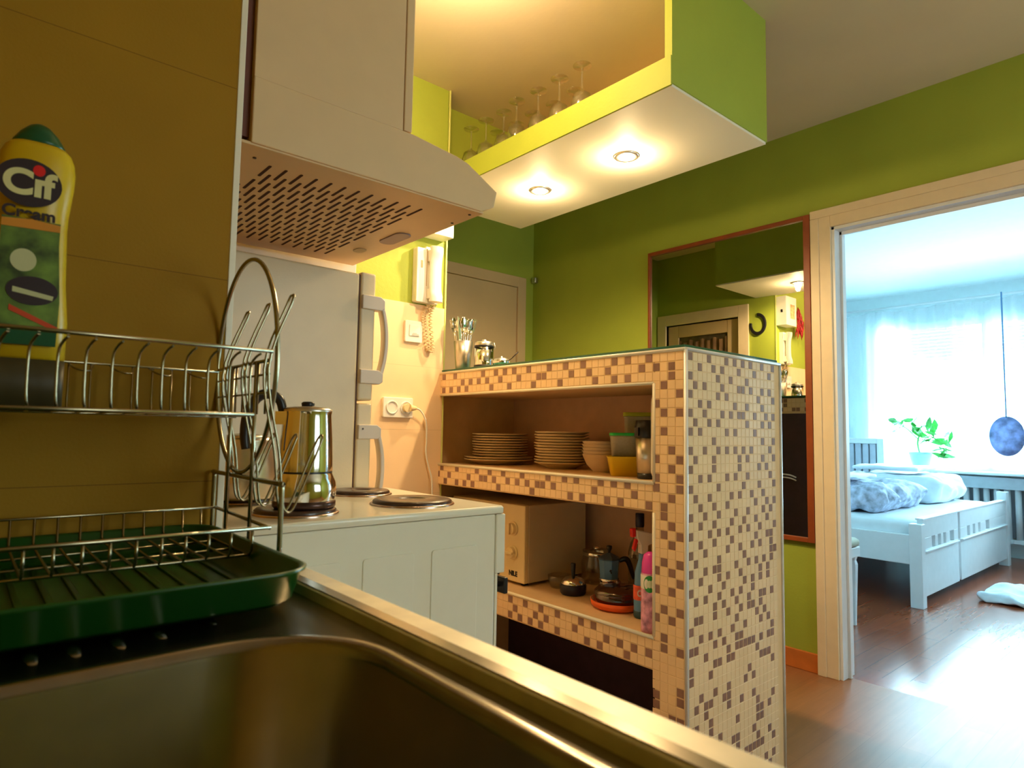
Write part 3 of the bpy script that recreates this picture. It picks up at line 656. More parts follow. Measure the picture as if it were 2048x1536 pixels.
# ================================================================ MIRROR
mr = thing('wall_mirror', 'large wall mirror in a thin reddish wood frame', 'mirror', (XF, 1.72, 1.3))
MY0, MY1, MZ0, MZ1 = 1.273, 2.176, .560, 2.043
bm = BM(); box(bm, XF - .010, XF - .001, MY0 + .02, MY1 - .006, MZ0 + .012, MZ1 - .012); obj('mirror_glass', bm, M_mirror, mr)
bm = BM()
for a in ((MY0, MY0 + .030, MZ0, MZ1), (MY1 - .013, MY1, MZ0, MZ1), (MY0 + .030, MY1 - .013, MZ0, MZ0 + .020), (MY0 + .030, MY1 - .013, MZ1 - .020, MZ1)): box(bm, XF - .022, XF - .0005, *a)
obj('frame', bm, M_redwood, mr, bevel=.002)
bm = BM(); box(bm, XF - .03, XF - .001, 3.10, 3.14, 2.03, 2.07); tag(obj('door_sensor', bm, M_ring, bevel=.008), 'small grey sensor in the wall corner above the hall door', 'sensor')

# ================================================================ DOWNLIGHTS
dl0 = thing('ceiling_spotlight', 'recessed glowing spotlight in the soffit, nearer the hall', 'spotlight', (SPOTS[0][0], SPOTS[0][1], 2.018), 'soffit spotlights', local=True)
bm = BM(); lathe(bm, [(.044, .001), (.044, -.003), (.038, -.006), (.030, -.004), (.029, .001)], (0, 0, 0), 40); obj('trim_ring', bm, M_ring, dl0)
bm = BM(); lathe(bm, [(0, -.009), (.012, -.008), (.022, -.005), (.027, .0)], (0, 0, 0), 32); obj('bulb', bm, M_bulb, dl0)
dup(dl0, (SPOTS[1][0], SPOTS[1][1], 2.018), label='recessed glowing spotlight in the soffit, nearer the mirror and bedroom door')

cl = thing('ceiling_lamp', 'round flush ceiling lamp over the cooking area', 'ceiling lamp', (.98, 1.40, ZC))
bm = BM(); lathe(bm, [(0, 0), (.13, 0), (.13, -.02), (.12, -.022)], (.98, 1.40, ZC - .0005), 40); obj('lamp_base', bm, M_bedw, cl)
bm = BM(); lathe(bm, [(.12, -.02), (.11, -.045), (.07, -.06), (0, -.066)], (.98, 1.40, ZC), 40); obj('lamp_shade', bm, mat('lit_shade', (1, .85, .6), .4, emit=3, ecol=(1, .78, .48)), cl)
# ================================================================ GLASSWARE ON SOFFIT
wg = thing('wine_glass', 'upturned wine glass standing on the soffit ledge', 'wine glass', (1.55, 2.08, 2.108), 'upturned glasses on the soffit ledge', local=True)
bm = BM(); lathe(bm, [(.030, 0), (.036, .025), (.038, .05), (.030, .078), (.010, .092), (.004, .10)], n=28); lathe(bm, [(.028, .0), (.034, .025), (.036, .05), (.028, .075), (.008, .088), (0, .09)], n=28); obj('bowl', bm, M_glass, wg)
bm = BM(); lathe(bm, [(.004, .10), (.0035, .17), (.006, .178), (.032, .182), (.032, .184), (0, .185)], n=24); obj('foot', bm, M_glass, wg)
for i, (x, y) in enumerate([(1.55, 1.98), (1.56, 1.88), (1.54, 1.78), (1.55, 1.67), (1.55, 1.56), (1.65, 2.03), (1.66, 1.92), (1.65, 1.81), (1.66, 1.70), (1.55, 1.45), (1.65, 1.58)]):
    dup(wg, (x, y, 2.108))

# ================================================================ ITEMS ON BAR TOP
TZ = 1.2737
cc_ = (1.537, 2.085)
cup = thing('cutlery_cup', 'flared steel cup holding cutlery on the bar top', 'cup', (*cc_, TZ))
bm = BM(); lathe(bm, [(0, .002), (.026, 0), (.029, .004), (.033, .05), (.0395, .118), (.038, .118), (.031, .05), (.027, .008), (0, .006)], (*cc_, TZ), 40); obj('cup_body', bm, M_steel, cup)
def spoon_mesh():
    bm = BM(); tube(bm, [(0, 0, 0), (0, 0, .06), (0, .001, .13), (0, 0, .155)], .002, 8, radii=[.0045, .0035, .0022, .003])
    sphere(bm, (0, .001, .177), .024, (.62, .16, 1), 10); return bm
def fork_mesh():
    bm = BM(); tube(bm, [(0, 0, 0), (0, 0, .06), (0, .001, .125), (0, 0, .15)], .002, 8, radii=[.0045, .0035, .0022, .003])
    prism(bm, [(-.009, .150), (-.004, .146), (.004, .146), (.009, .150), (.0105, .165), (-.0105, .165)], 'y', -.001, .001)
    for k in range(4): box(bm, -.0105 + k*.006, -.0105 + k*.006 + .003, -.001, .001, .163, .20)
    return bm
def knife_mesh():
    bm = BM(); tube(bm, [(0, 0, 0), (0, 0, .09)], .005, 8, radii=[.005, .004]); prism(bm, [(-.006, .09), (.008, .09), (.009, .15), (.006, .185), (-.006, .20)], 'y', -.0008, .0008); return bm
protos = {}
rr = random.Random(11)
kinds = ['spoon', 'fork', 'fork', 'spoon', 'knife', 'fork', 'spoon', 'fork', 'knife', 'spoon', 'fork', 'spoon', 'fork', 'spoon', 'fork']
for i, k in enumerate(kinds):
    a = 2*pi*i/len(kinds) + .3; r0 = (.010, .006, .012)[i % 3]; r1 = (.030, .016, .033)[i % 3]
    b = Vector((cc_[0] + r0*cos(a), cc_[1] + r0*sin(a), TZ + .008)); t = Vector((cc_[0] + r1*cos(a), cc_[1] + r1*sin(a), TZ + .118))
    if k not in protos:
        o = obj(k, {'spoon': spoon_mesh, 'fork': fork_mesh, 'knife': knife_mesh}[k](), M_steel2); protos[k] = o
    else:
        o = protos[k].copy(); C.objects.link(o)
    tag(o, 'steel %s standing upright in the cutlery cup on the bar' % k, k, 'cutlery in the cup')
    q = (t - b).to_track_quat('Z', 'Y'); o.rotation_mode = 'QUATERNION'; o.rotation_quaternion = q @ Matrix.Rotation(rr.uniform(-1, 1), 4, 'Z').to_quaternion(); o.location = b + Vector((0, 0, rr.uniform(0, .012)))
cn = thing('canister', 'round steel canister with clip lid between the cutlery cup and sugar bowl', 'canister', (1.553, 1.968, TZ))
kx, ky = 1.553, 1.968
bm = BM(); lathe(bm, [(0, 0), (.036, 0), (.0375, .003), (.0375, .083), (0, .083)], (kx, ky, TZ), 44); obj('can_body', bm, M_steel2, cn)
bm = BM(); lathe(bm, [(.038, .0), (.0395, .004), (.0395, .012), (.038, .014)], (kx, ky, TZ), 44); lathe(bm, [(.038, .083), (.0395, .085), (.0395, .090), (.038, .092)], (kx, ky, TZ), 44); obj('band', bm, M_dark, cn)
bm = BM(); lathe(bm, [(.0365, .092), (.0365, .104), (.030, .108), (.012, .109), (.012, .114), (.006, .117), (0, .117)], (kx, ky, TZ), 44); obj('lid', bm, M_steel, cn)
bm = BM(); tube(bm, [(kx + .026, ky - .031, TZ + .075), (kx + .029, ky - .035, TZ + .085), (kx + .026, ky - .030, TZ + .104)], .0015); obj('clip', bm, M_steel, cn)
sb = thing('sugar_bowl', 'low steel sugar bowl on the bar top beside the canister', 'bowl', (1.56, 1.868, TZ))
kx, ky = 1.56, 1.868
bm = BM(); lathe(bm, [(0, 0), (.022, 0), (.033, .010), (.0355, .024), (.034, .026), (.031, .012), (.02, .004), (0, .003)], (kx, ky, TZ), 40); obj('bowl_body', bm, M_steel2, sb)
bm = BM(); lathe(bm, [(.0325, .0262), (.026, .033), (.014, .037), (.006, .038), (.005, .042), (0, .043)], (kx, ky, TZ), 40); obj('lid', bm, M_steel, sb)
bm = BM(); tube(bm, [(kx + .008, ky - .020, TZ + .020), (kx + .022, ky - .034, TZ + .034), (kx + .030, ky - .062, TZ + .058)], .0016, 8, radii=[.0016, .0016, .0026]); tag(obj('teaspoon', bm, M_hot), 'dark teaspoon leaning out of the sugar bowl', 'spoon')

# ================================================================ MIDDLE SHELF
MZ = .8930
def plate_bm(r, h=.018, foot=.6):
    bm = BM(); lathe(bm, [(0, .003), (r*foot*.9, .003), (r*foot*.92, 0), (r*foot, 0), (r*foot*1.05, .004), (r*.86, h*.75), (r, h), (r*.995, h + .003), (r*.84, h*.75 + .004), (r*foot, .0075), (0, .0065)], n=64); return bm
p1 = plate_bm(.144, .020)
big = tag(obj('dinner_plate', p1, M_cer, loc=(1.722, 2.070, MZ)), 'large cream dinner plate at the bottom of the left stack', 'plate', 'large plates under the left stack')
b2 = big.copy(); C.objects.link(b2); b2.location = (1.722, 2.070, MZ + .0095)
sp = tag(obj('dinner_plate', plate_bm(.117, .016), M_cer, loc=(1.727, 2.066, MZ + .024)), 'cream plate in the left stack above the two wide ones', 'plate', 'plates of the left stack')
for k in range(1, 9):
    o = sp.copy(); C.objects.link(o); o.location = (1.727 + random.uniform(-.003, .003), 2.066 + random.uniform(-.003, .003), MZ + .024 + .0105*k)
sd = tag(obj('side_plate', plate_bm(.104, .022, .55), M_cer, loc=(1.745, 1.722, MZ)), 'cream side plate in the middle stack on the upper shelf', 'plate', 'side plates of the middle stack')
for k in range(1, 12):
    o = sd.copy(); C.objects.link(o); o.location = (1.745 + random.uniform(-.003, .003), 1.722 + random.uniform(-.003, .003), MZ + .0104*k)
bm = BM(); lathe(bm, [(0, .004), (.030, .004), (.032, 0), (.036, 0), (.040, .006), (.060, .028), (.074, .060), (.077, .062), (.0725, .060), (.057, .028), (.036, .010), (0, .009)], n=48)
bw = tag(obj('cereal_bowl', bm, M_bowl, loc=(1.735, 1.505, MZ)), 'cream bowl nested in the stack right of the plates', 'bowl', 'nested bowls beside the plates')
for k in range(1, 5):
    o = bw.copy(); C.objects.link(o); o.location = (1.735, 1.505, MZ + .0115*k)
def tub(name, label, x, y, z, w, d, h, m, lidm=None, taper=.82, rot=0, lh=.010, rim=True):
    t = thing(name, label, 'food container', (x, y, z), local=True); t.rotation_euler = (0, 0, rot)
    bm = BM()
    def L(s, zz, r=.015): return [(px, py, zz) for px, py in rrect(-w/2*s, w/2*s, -d/2*s, d/2*s, r, 5)]
    loft(bm, [L(taper, 0), L(1, h - .006), L(1.04, h - .004), L(1.04, h), L(.985, h), L(taper*.98, .003)]); obj('tub', bm, m, t)
    if lidm:
        bm = BM(); loft(bm, [L(1.06, h + .0005), L(1.07, h + .003), L(1.07, h + lh - .002), L(1.03, h + lh)]); obj('lid', bm, lidm, t)
    return t
tub('food_tub', 'open yellow plastic tub carrying a lidded clear tub on the upper shelf', 1.650, 1.338, MZ, .112, .112, .062, M_yel, rot=.75)
tub('food_tub', 'small clear tub with a bright green lid stacked on the yellow tub', 1.655, 1.343, MZ + .0625, .092, .092, .066, M_clearp, M_lidg, .9, rot=.75)
tub('food_tub', 'taller clear tub with yellow-green lid behind the travel mug', 1.80, 1.385, MZ, .115, .115, .195, M_clearp, M_lidy, .88, rot=.6, lh=.014)
tm = thing('travel_mug', 'brushed steel travel mug with black lid and base at the shelf end', 'mug', (1.592, 1.207, MZ))
kx, ky = 1.592, 1.207
bm = BM(); lathe(bm, [(0, .016), (.0285, .016), (.0345, .125), (0, .125)], (kx, ky, MZ), 44); obj('mug_body', bm, M_steel, tm)
bm = BM(); lathe(bm, [(0, 0), (.027, 0), (.028, .003), (.0288, .017), (0, .017)], (kx, ky, MZ), 44); obj('base_cap', bm, M_dark, tm)
bm = BM(); lathe(bm, [(.0345, .124), (.0365, .128), (.0365, .158), (.034, .163), (.033, .176), (.030, .178), (0, .178)], (kx, ky, MZ), 44); box(bm, kx - .042, kx - .03, ky + .0, ky + .014, MZ + .13, MZ + .155); obj('lid', bm, M_dark, tm)
bm = BM(); prism(bm, rrect(1.545, 1.75, MZ + .0005, MZ + .258, .03, 6), 'y', 1.146, 1.157); tag(obj('cutting_board', bm, M_wplastic, bevel=.002), 'white cutting board standing at the shelf end behind the travel mug', 'cutting board')

# ================================================================ LOWER SHELF
LZ = .4745
mw = thing('microwave_oven', 'cream microwave oven with two round knobs on the lower shelf', 'microwave', (1.70, 1.93, LZ))
MX0, MX1, MYa, MYb, MZa, MZb = 1.562, 1.885, 1.722, 2.165, LZ + .010, .762
bm = BM(); box(bm, MX0 + .02, MX1, MYa, MYb, MZa, MZb); obj('case', bm, mat('microwave_case', (.62, .52, .36), .4, var=.02), mw, bevel=.003)
bm = BM(); box(bm, MX0, MX0 + .02, MYa, MYb, MZa, MZb); obj('front_panel', bm, M_cream, mw, bevel=.004)
bm = BM(); box(bm, MX0 - .006, MX0, MYa + .135, MYb - .012, MZa + .012, MZb - .012); obj('door', bm, M_dark, mw, bevel=.003)
for z, a in ((.675, pi/2), (.589, 0)):
    bm = BM(); lathe(bm, [(.026, 0), (.026, .004), (.023, .006), (.021, .006), (.020, .018), (0, .018)], n=36); box(bm, -.020, .020, -.004, .004, .016, .026)
    bmesh.ops.transform(bm, matrix=Matrix.Translation((MX0, MYa + .062, z)) @ Matrix.Rotation(-pi/2, 4, 'Y') @ Matrix.Rotation(a + pi/2, 4, 'Z'), verts=bm.verts[:]); obj('knob', bm, M_cream, mw, bevel=.001)
text('maker_text', 'NILE', .024, face_m((MX0 - .0006, MYa + .060, .513), (0, -1, 0)), M_dark, mw, sx=.95, bold=.0012)
bm = BM()
for x in (MX0 + .03, MX1 - .03):
    for y in (MYa + .03, MYb - .03): tube(bm, [(x, y, LZ), (x, y, MZa + .002)], .014, 14)
obj('foot', bm, M_dark, mw)
# black pot with chrome lid
pt = thing('small_pot', 'small black round pot with chrome lid and upright dark handle beside the microwave', 'pot', (1.640, 1.560, LZ)); kx, ky = 1.640, 1.555
bm = BM(); lathe(bm, [(0, 0), (.040, 0), (.045, .006), (.046, .030), (.042, .036), (0, .036)], (kx, ky, LZ), 44); obj('pot_body', bm, mat('blue_black_enamel', (.012, .012, .03), .3), pt)
bm = BM(); lathe(bm, [(.042, .036), (.040, .044), (.028, .055), (.010, .060), (0, .060)], (kx, ky, LZ), 44); obj('lid', bm, M_steel2, pt)
bm = BM(); lathe(bm, [(.006, .058), (.007, .07), (.009, .10), (.007, .104), (0, .105)], (kx, ky, LZ), 20); obj('lid_handle', bm, M_dark, pt)
def glass_bowl(name, label, x, y, r, h, cat='glass bowl', m=M_glass, z=LZ):
    bm = BM(); lathe(bm, [(0, 0), (r*.75, 0), (r*.92, h*.3), (r, h), (r - .002, h + .001), (r*.92 - .003, h*.32), (r*.72, .004), (0, .004)], n=40); return tag(obj(name, bm, m, loc=(x, y, z)), label, cat)
glass_bowl('glass_bowl', 'small clear glass bowl squeezed beside the microwave corner', 1.672, 1.650, .045, .042)
gj = thing('glass_jug', 'clear glass carafe behind the small black pot', 'carafe', (1.835, 1.62, LZ)); 
bm = BM(); lathe(bm, [(0, 0), (.05, 0), (.056, .01), (.058, .07), (.050, .105), (.053, .118), (.051, .118), (.048, .105), (.056, .07), (.053, .01), (0, .004)], (1.835, 1.62, LZ), 40); obj('glass_body', bm, M_glass, gj)
bm = BM(); lathe(bm, [(.0515, .100), (.0525, .102), (.0525, .110), (.0515, .112)], (1.835, 1.62, LZ), 40); lathe(bm, [(0, .119), (.014, .118), (.012, .13), (0, .132)], (1.835, 1.62, LZ), 20); obj('steel_band', bm, M_steel2, gj)
bm = BM(); lathe(bm, [(0, 0), (.060, 0), (.070, .008), (.080, .010), (.080, .013), (.068, .012), (.058, .004), (0, .004)], (1.840, 1.44, LZ), 48)
tag(obj('glass_dish', bm, M_glass), 'flat clear glass dish at the back behind the blue moka pot', 'dish')
mb = thing('moka_pot', 'small blue enamelled moka pot with black knob on the lower shelf', 'moka pot', (1.712, 1.452, LZ)); kx, ky = 1.712, 1.455
def octo(prof, c, n=8, bm=None):
    bm = bm or BM()
    loft(bm, [[(c[0] + r*cos(2*pi*i/n + .2), c[1] + r*sin(2*pi*i/n + .2), c[2] + z) for i in range(n)] for r, z in prof], smooth=False); return bm
obj('boiler', octo([(.036, 0), (.038, .004), (.032, .048), (.031, .052)], (kx, ky, LZ)), M_steel, mb, bevel=.001)
obj('upper_chamber', octo([(.031, .053), (.031, .058), (.036, .122), (.039, .126)], (kx, ky, LZ)), M_blue, mb, bevel=.001)
bm = BM(); lathe(bm, [(.0325, .050), (.034, .052), (.034, .060), (.0325, .062)], (kx, ky, LZ), 32); obj('collar', bm, M_steel2, mb)
obj('lid', octo([(.039, .127), (.036, .131), (.008, .146), (.001, .147)], (kx, ky, LZ)), mat('dark_blue_lid', (.05, .08, .12), .4), mb, bevel=.001)
bm = BM(); lathe(bm, [(.005, .145), (.005, .152), (.0095, .160), (.0095, .170), (0, .172)], (kx, ky, LZ), 8); obj('lid_knob', bm, M_dark, mb)
dd = Vector((.755, -.655, 0)); bm = BM(); pts = smooth_path([Vector((kx, ky, LZ + .118)) + dd*.034, Vector((kx, ky, LZ + .126)) + dd*.05, Vector((kx, ky, LZ + .118)) + dd*.065, Vector((kx, ky, LZ + .06)) + dd*.085], 5); tube(bm, pts, .007, 8, radii=[.006 + .004*sin(pi*i/(len(pts)-1)) for i in range(len(pts))]); obj('handle', bm, M_dark, mb)
bm = BM(); prism(bm, [(0, 0), (.004, .002), (.002, .012), (.006, .010), (.003, .014), (-.003, .014), (-.005, .008), (-.001, .006)], 'y', -.0008, .0008)
bmesh.ops.transform(bm, matrix=Matrix.Translation((kx - .0225, ky - .0265, LZ + .082)) @ Matrix.Rotation(radians(-41), 4, 'Z'), verts=bm.verts[:]); obj('badge', bm, M_dark, mb)
# bottle with dark cap
gb = thing('glass_bottle', 'clear glass bottle with dark blue cap at the back of the lower shelf', 'bottle', (1.835, 1.400, LZ)); kx, ky = 1.845, 1.428
bm = BM(); lathe(bm, [(0, 0), (.038, 0), (.041, .006), (.041, .14), (.034, .17), (.016, .20), (.0135, .232), (.0125, .232), (.0145, .20), (.032, .168), (.039, .14), (.039, .008), (0, .004)], (kx, ky, LZ), 44); obj('glass_body', bm, M_glass, gb)
bm = BM(); lathe(bm, [(.0155, .232), (.0155, .272), (.014, .274), (0, .274)], (kx, ky, LZ), 24); lathe(bm, [(.0145, .226), (.0155, .232)], (kx, ky, LZ), 24); obj('cap', bm, mat('navy_cap', (.01, .012, .05), .35), gb)
bm = BM(); lathe(bm, [(.0412, .04), (.0414, .041), (.0414, .12), (.0412, .121)], (kx, ky, LZ), 44); obj('label_band', bm, mat('tan_label', (.42, .30, .16), .5, var=.35, scale=50, alpha=.6), gb)
# orange dish + glass casserole
kx, ky = 1.636, 1.352
bm = BM(); lathe(bm, [(0, 0), (.074, 0), (.086, .008), (.089, .024), (.086, .025), (.080, .010), (.070, .005), (0, .005)], (kx, ky, LZ), 64); tag(obj('orange_dish', bm, M_orange), 'round orange dish under the brown glass casserole', 'dish')
cs = thing('glass_casserole', 'lidded brown glass casserole sitting in the orange dish', 'casserole', (kx, ky, LZ + .006))
Mbg = thin_glass('brown_glass', (.62, .40, .32), .04)
bm = BM(); lathe(bm, [(0, 0), (.058, 0), (.070, .012), (.076, .040), (.074, .040), (.067, .013), (.056, .004), (0, .004)], (kx, ky, LZ + .0058), 56); obj('dish_body', bm, Mbg, cs)
bm = BM(); lathe(bm, [(.077, .041), (.077, .044), (.065, .055), (.03, .062), (0, .063), (0, .060), (.03, .058), (.064, .050), (.073, .041)], (kx, ky, LZ + .0058), 56); sphere(bm, (kx, ky, LZ + .076), .009, n=8); obj('lid', bm, Mbg, cs)
# spray bottle
sy = thing('spray_bottle', 'blue cleaning spray bottle with white and red trigger at the shelf end', 'spray bottle', (1.626, 1.190, LZ)); kx, ky = 1.605, 1.232
M_sb = mat('spray_blue', (.15, .38, .72), .3, var=.1, trans=.2)
bm = BM(); lathe(bm, [(0, 0), (.026, 0), (.029, .006), (.030, .06), (.027, .11), (.026, .135), (.013, .175), (.012, .19)], (kx, ky, LZ), 36, 1, .8); obj('bottle_body', bm, M_sb, sy)
bm = BM(); lathe(bm, [(0, .0005), (.0265, .0005), (.0297, .006), (.0302, .022), (.029, .022)], (kx, ky, LZ), 36, 1.01, .82); obj('bottle_foot', bm, mat('teal_dark', (.02, .07, .10), .4), sy)
v = Vector((-.62, .30, 0)).normalized()
def sp_pt(a, z): return (kx + v.x*a, ky + v.y*a, LZ + z)
def slab(bm, poly, dirv, c, half):
    n_ = Vector((-dirv.y, dirv.x, 0)); A = [bm.verts.new(Vector((c[0], c[1], LZ)) + dirv*a + Vector((0, 0, z)) + n_*half) for a, z in poly]; B = [bm.verts.new(Vector((c[0], c[1], LZ)) + dirv*a + Vector((0, 0, z)) - n_*half) for a, z in poly]
    bm.faces.new(A); bm.faces.new(B[::-1])
    for i in range(len(poly)): bm.faces.new((A[i], B[i], B[(i+1) % len(poly)], A[(i+1) % len(poly)]))
bm = BM(); slab(bm, [(-.035, .250), (.026, .262), (.024, .240), (.010, .215), (.010, .19), (-.012, .19), (-.014, .215), (-.035, .222)], v, (kx, ky), .013); obj('trigger_head', bm, M_wplastic, sy, bevel=.003)
bm = BM(); slab(bm, [(.026, .268), (.040, .266), (.038, .240), (.026, .242)], v, (kx, ky), .009); slab(bm, [(.016, .232), (.026, .236), (.034, .205), (.026, .196)], v, (kx, ky), .006); obj('trigger', bm, M_red, sy, bevel=.002)
bm = BM(); 
for i in range(10): pass
lathe(bm, [(.0303, .055), (.0308, .058), (.0306, .095), (.0295, .098)], (kx, ky, LZ), 36, 1.01, .83); obj('label', bm, mat('coral_label', (.85, .12, .06), .4, var=.3, scale=60), sy)
lm = face_m((kx - .0235, ky - .0195, LZ + .076), (.755, -.655, 0))
text('brand_text', 'CIN', .026, lm, mat('print_white', (.85, .85, .85), .5), sy, sx=.75, bold=.001)
# aerosol can
ae = thing('air_freshener', 'slim pink and white aerosol can partly hidden by the shelf edge', 'aerosol can', (1.566, 1.127, LZ)); kx, ky = 1.510, 1.132
M_ae = mat('floral_print', (.72, .30, .46), .35, var=.6, scale=45)
bm = BM(); lathe(bm, [(0, 0), (.025, 0), (.0258, .003), (.0258, .158), (.0225, .166)], (kx, ky, LZ), 40); obj('can_body', bm, M_ae, ae)
bm = BM(); lathe(bm, [(.0235, .160), (.0245, .165), (.023, .19), (.018, .212), (.008, .220), (0, .221)], (kx, ky, LZ), 36); obj('cap', bm, mat('magenta_cap', (.75, .06, .42), .35), ae)
bm = BM(); lathe(bm, [(.0262, .120), (.0264, .121), (.0264, .157), (.0262, .158)], (kx, ky, LZ), 40); obj('label_band', bm, mat('white_label', (.85, .85, .80), .4), ae)
bm = BM()
for i in range(15):
    pass
lg = Vector((-.755, -.5, 0)).normalized(); c0 = Vector((kx, ky, LZ + .135)) + lg*.0266
bm = BM(); t_ = Vector((-lg.y, lg.x, 0))
def disc(bm, rad, off, n=24):
    vs = []
    for i in range(n):
        a = 2*pi*i/n; u = rad*cos(a); h = rad*1.3*sin(a); ang = u/.0268
        dvec = lg*cos(ang) + t_*sin(ang); vs.append(bm.verts.new(Vector((kx, ky, LZ + .135 + h)) + dvec*(.0268 + off)))
    c = bm.verts.new(Vector((kx, ky, LZ + .135)) + lg*(.0270 + off))
    for i in range(n): bm.faces.new((vs[i], vs[(i+1) % n], c))
disc(bm, .018, 0); obj('logo_disc', bm, mat('logo_green', (.02, .30, .05), .4), ae)
bm = BM(); disc(bm, .008, .0006); obj('logo_flower', bm, mat('logo_pale', (.7, .8, .6), .4), ae)

# ================================================================ SINK
SKZ = .865
sk = thing('kitchen_sink', 'stainless steel sink unit with ribbed drainer and raised edge in the foreground', 'sink', (0, .3, SKZ))
bx0, bx1, by0, by1, br = -.16, .255, -.05, .54, .10
def sheet(inner, outer, zi, zo, bm):
    a = [bm.verts.new((x, y, zi)) for x, y in inner]; b = [bm.verts.new((x, y, zo)) for x, y in outer]; n = len(a)
    for i in range(n): bm.faces.new((a[i], a[(i+1) % n], b[(i+1) % n], b[i]))
bm = BM()
n = 10
inner = rrect(bx0, bx1, by0, by1, br, n)
outer = rrect(-.28, .2865, -.60, .985, .02, n)
SR = SKZ - .012
L0 = [(x, y, SR + .0) for x, y in outer]
def off(pl, d, cx=(bx0+bx1)/2, cy=(by0+by1)/2):
    return [(x + (cx-x)*d/abs(bx1-bx0)*2, y + (cy-y)*d/abs(by1-by0)*2) for x, y in pl]
loops = [[(x, y, SR) for x, y in outer]]
loops.append([(x, y, SR) for x, y in off(inner, -.022)])
loops.append([(x, y, SR + .004) for x, y in off(inner, -.012)])
loops.append([(x, y, SR + .003) for x, y in off(inner, -.003)])
loops.append([(x, y, SR - .006) for x, y in inner])
loops.append([(x, y, SR - .10) for x, y in off(inner, .012)])
loops.append([(x, y, SR - .135) for x, y in off(inner, .03)])
loft(bm, loops, cap0=False, cap1=True); obj('basin', bm, M_sink, sk)
# drainer ribs
bm = BM()
for x in (.052, .079, .109, .140, .184, -.01, -.05, -.09):
    L_ = []
    y0 = .585 + max(0, (x - .12))*.35
    for i in range(9):
        t = i/8; y = y0 + .36*t; s = min(1, 6*t)*min(1, 6*(1-t)); s = max(s, .02)
        L_.append([(x + .0075*cos(a)*(.4+.6*s), y, SR - .0005 + .0042*s*sin(a)) for a in [pi*k/8 for k in range(9)]])
    loft(bm, L_)
obj('drainer_rib', bm, M_sink, sk)
# raised rim: inner lip face, top strip
bm = BM(); prism(bm, [(.2862, SR - .001), (.2862, SKZ - .002), (.2885, SKZ), (.322, SKZ), (.3245, SKZ - .002), (.3245, SKZ - .040), (.2862, SKZ - .040)], 'y', -.60, .985)
obj('front_rim', bm, mat('worn_rim', (.78, .72, .56), .38, .25, var=.12, scale=25), sk, bevel=.001)
bm = BM(); prism(bm, rrect(.288, .2995, -.58, .97, .003, 3), 'z', SKZ - .0004, SKZ + .0006); obj('rim_edge', bm, M_sink, sk)
bm = BM(); box(bm, -.28, .300, -.58, .985, .08, SKZ - .16); box(bm, .285, .302, -.58, .985, SKZ - .16, SKZ - .041); obj('cabinet', bm, M_white, sk, bevel=.003)
for y0, y1 in ((-.58, -.06), (-.055, .46), (.465, .985)):
    bm = BM(); box(bm, .3025, .316, y0 + .002, y1 - .002, .10, SKZ - .05); o = obj('door', bm, M_white, sk, bevel=.003)
    bm = BM(); tube(bm, [(.316, y1 - .05, .72), (.335, y1 - .05, .72), (.335, y1 - .05, .60), (.316, y1 - .05, .60)], .004); obj('handle', bm, M_steel, o)

# ================================================================ DRIP TRAY
ty0, ty1, tx0, tx1 = .600, .975, -.19, .276
tr = thing('drip_tray', 'dark green plastic drip tray under the dish rack', 'tray', (.04, .79, SKZ))
bm = BM()
def tl(d, z, r=.045): return [(x, y, z) for x, y in rrect(tx0 + d, tx1 - d, ty0 + d, ty1 - d, max(.008, r - d), 8)]
T0 = SR + .0044
loft(bm, [tl(.022, T0), tl(.012, T0 + .006), tl(.004, T0 + .030), tl(.0, T0 + .0325), tl(-.001, T0 + .0355), tl(.002, T0 + .0365), tl(.006, T0 + .034), tl(.014, T0 + .009), tl(.026, T0 + .004)]); obj('tray_body', bm, M_tray, tr)
bm = BM()
for k in range(17):
    x = tx0 + .05 + k*.0235
    box(bm, x, x + .006, ty0 + .05, ty1 - .05, T0 + .0035, T0 + .0065)
obj('tray_rib', bm, M_tray, tr, bevel=.001)

# ================================================================ DISH RACK
rk = thing('dish_rack', 'two-tier chrome wire dish rack with a tall plate ring at its end', 'dish rack', (.06, .865, SKZ))
YF, YB, XR, XL = .760, .970, .283, -.165
TK, TN = .0024, .00145
def wires(name, paths, r, m=M_chrome, closed=False):
    bm = BM()
    for p in paths: tube(bm, p, r, 8, closed=closed)
    return obj(name, bm, m, rk)
xs = [.0535 + .0235*k for k in range(-9, 10)]
up = obj('upper_basket', BM(), M_chrome, rk)
bm = BM()
for p, r in (([(XL, YF, 1.1205), (XR - .004, YF, 1.1205)], TK), ([(XL, YF + .010, 1.0445), (XR - .020, YF + .010, 1.0445)], TK), ([(XL, YB - .004, 1.0445), (XR - .004, YB - .004, 1.0445)], TN), ([(XL, YB, 1.108), (XR - .004, YB, 1.108)], TN*1.2), ([(XL, .865, 1.0425), (XR - .01, .865, 1.0425)], TN)):
    tube(bm, p, r, 8)
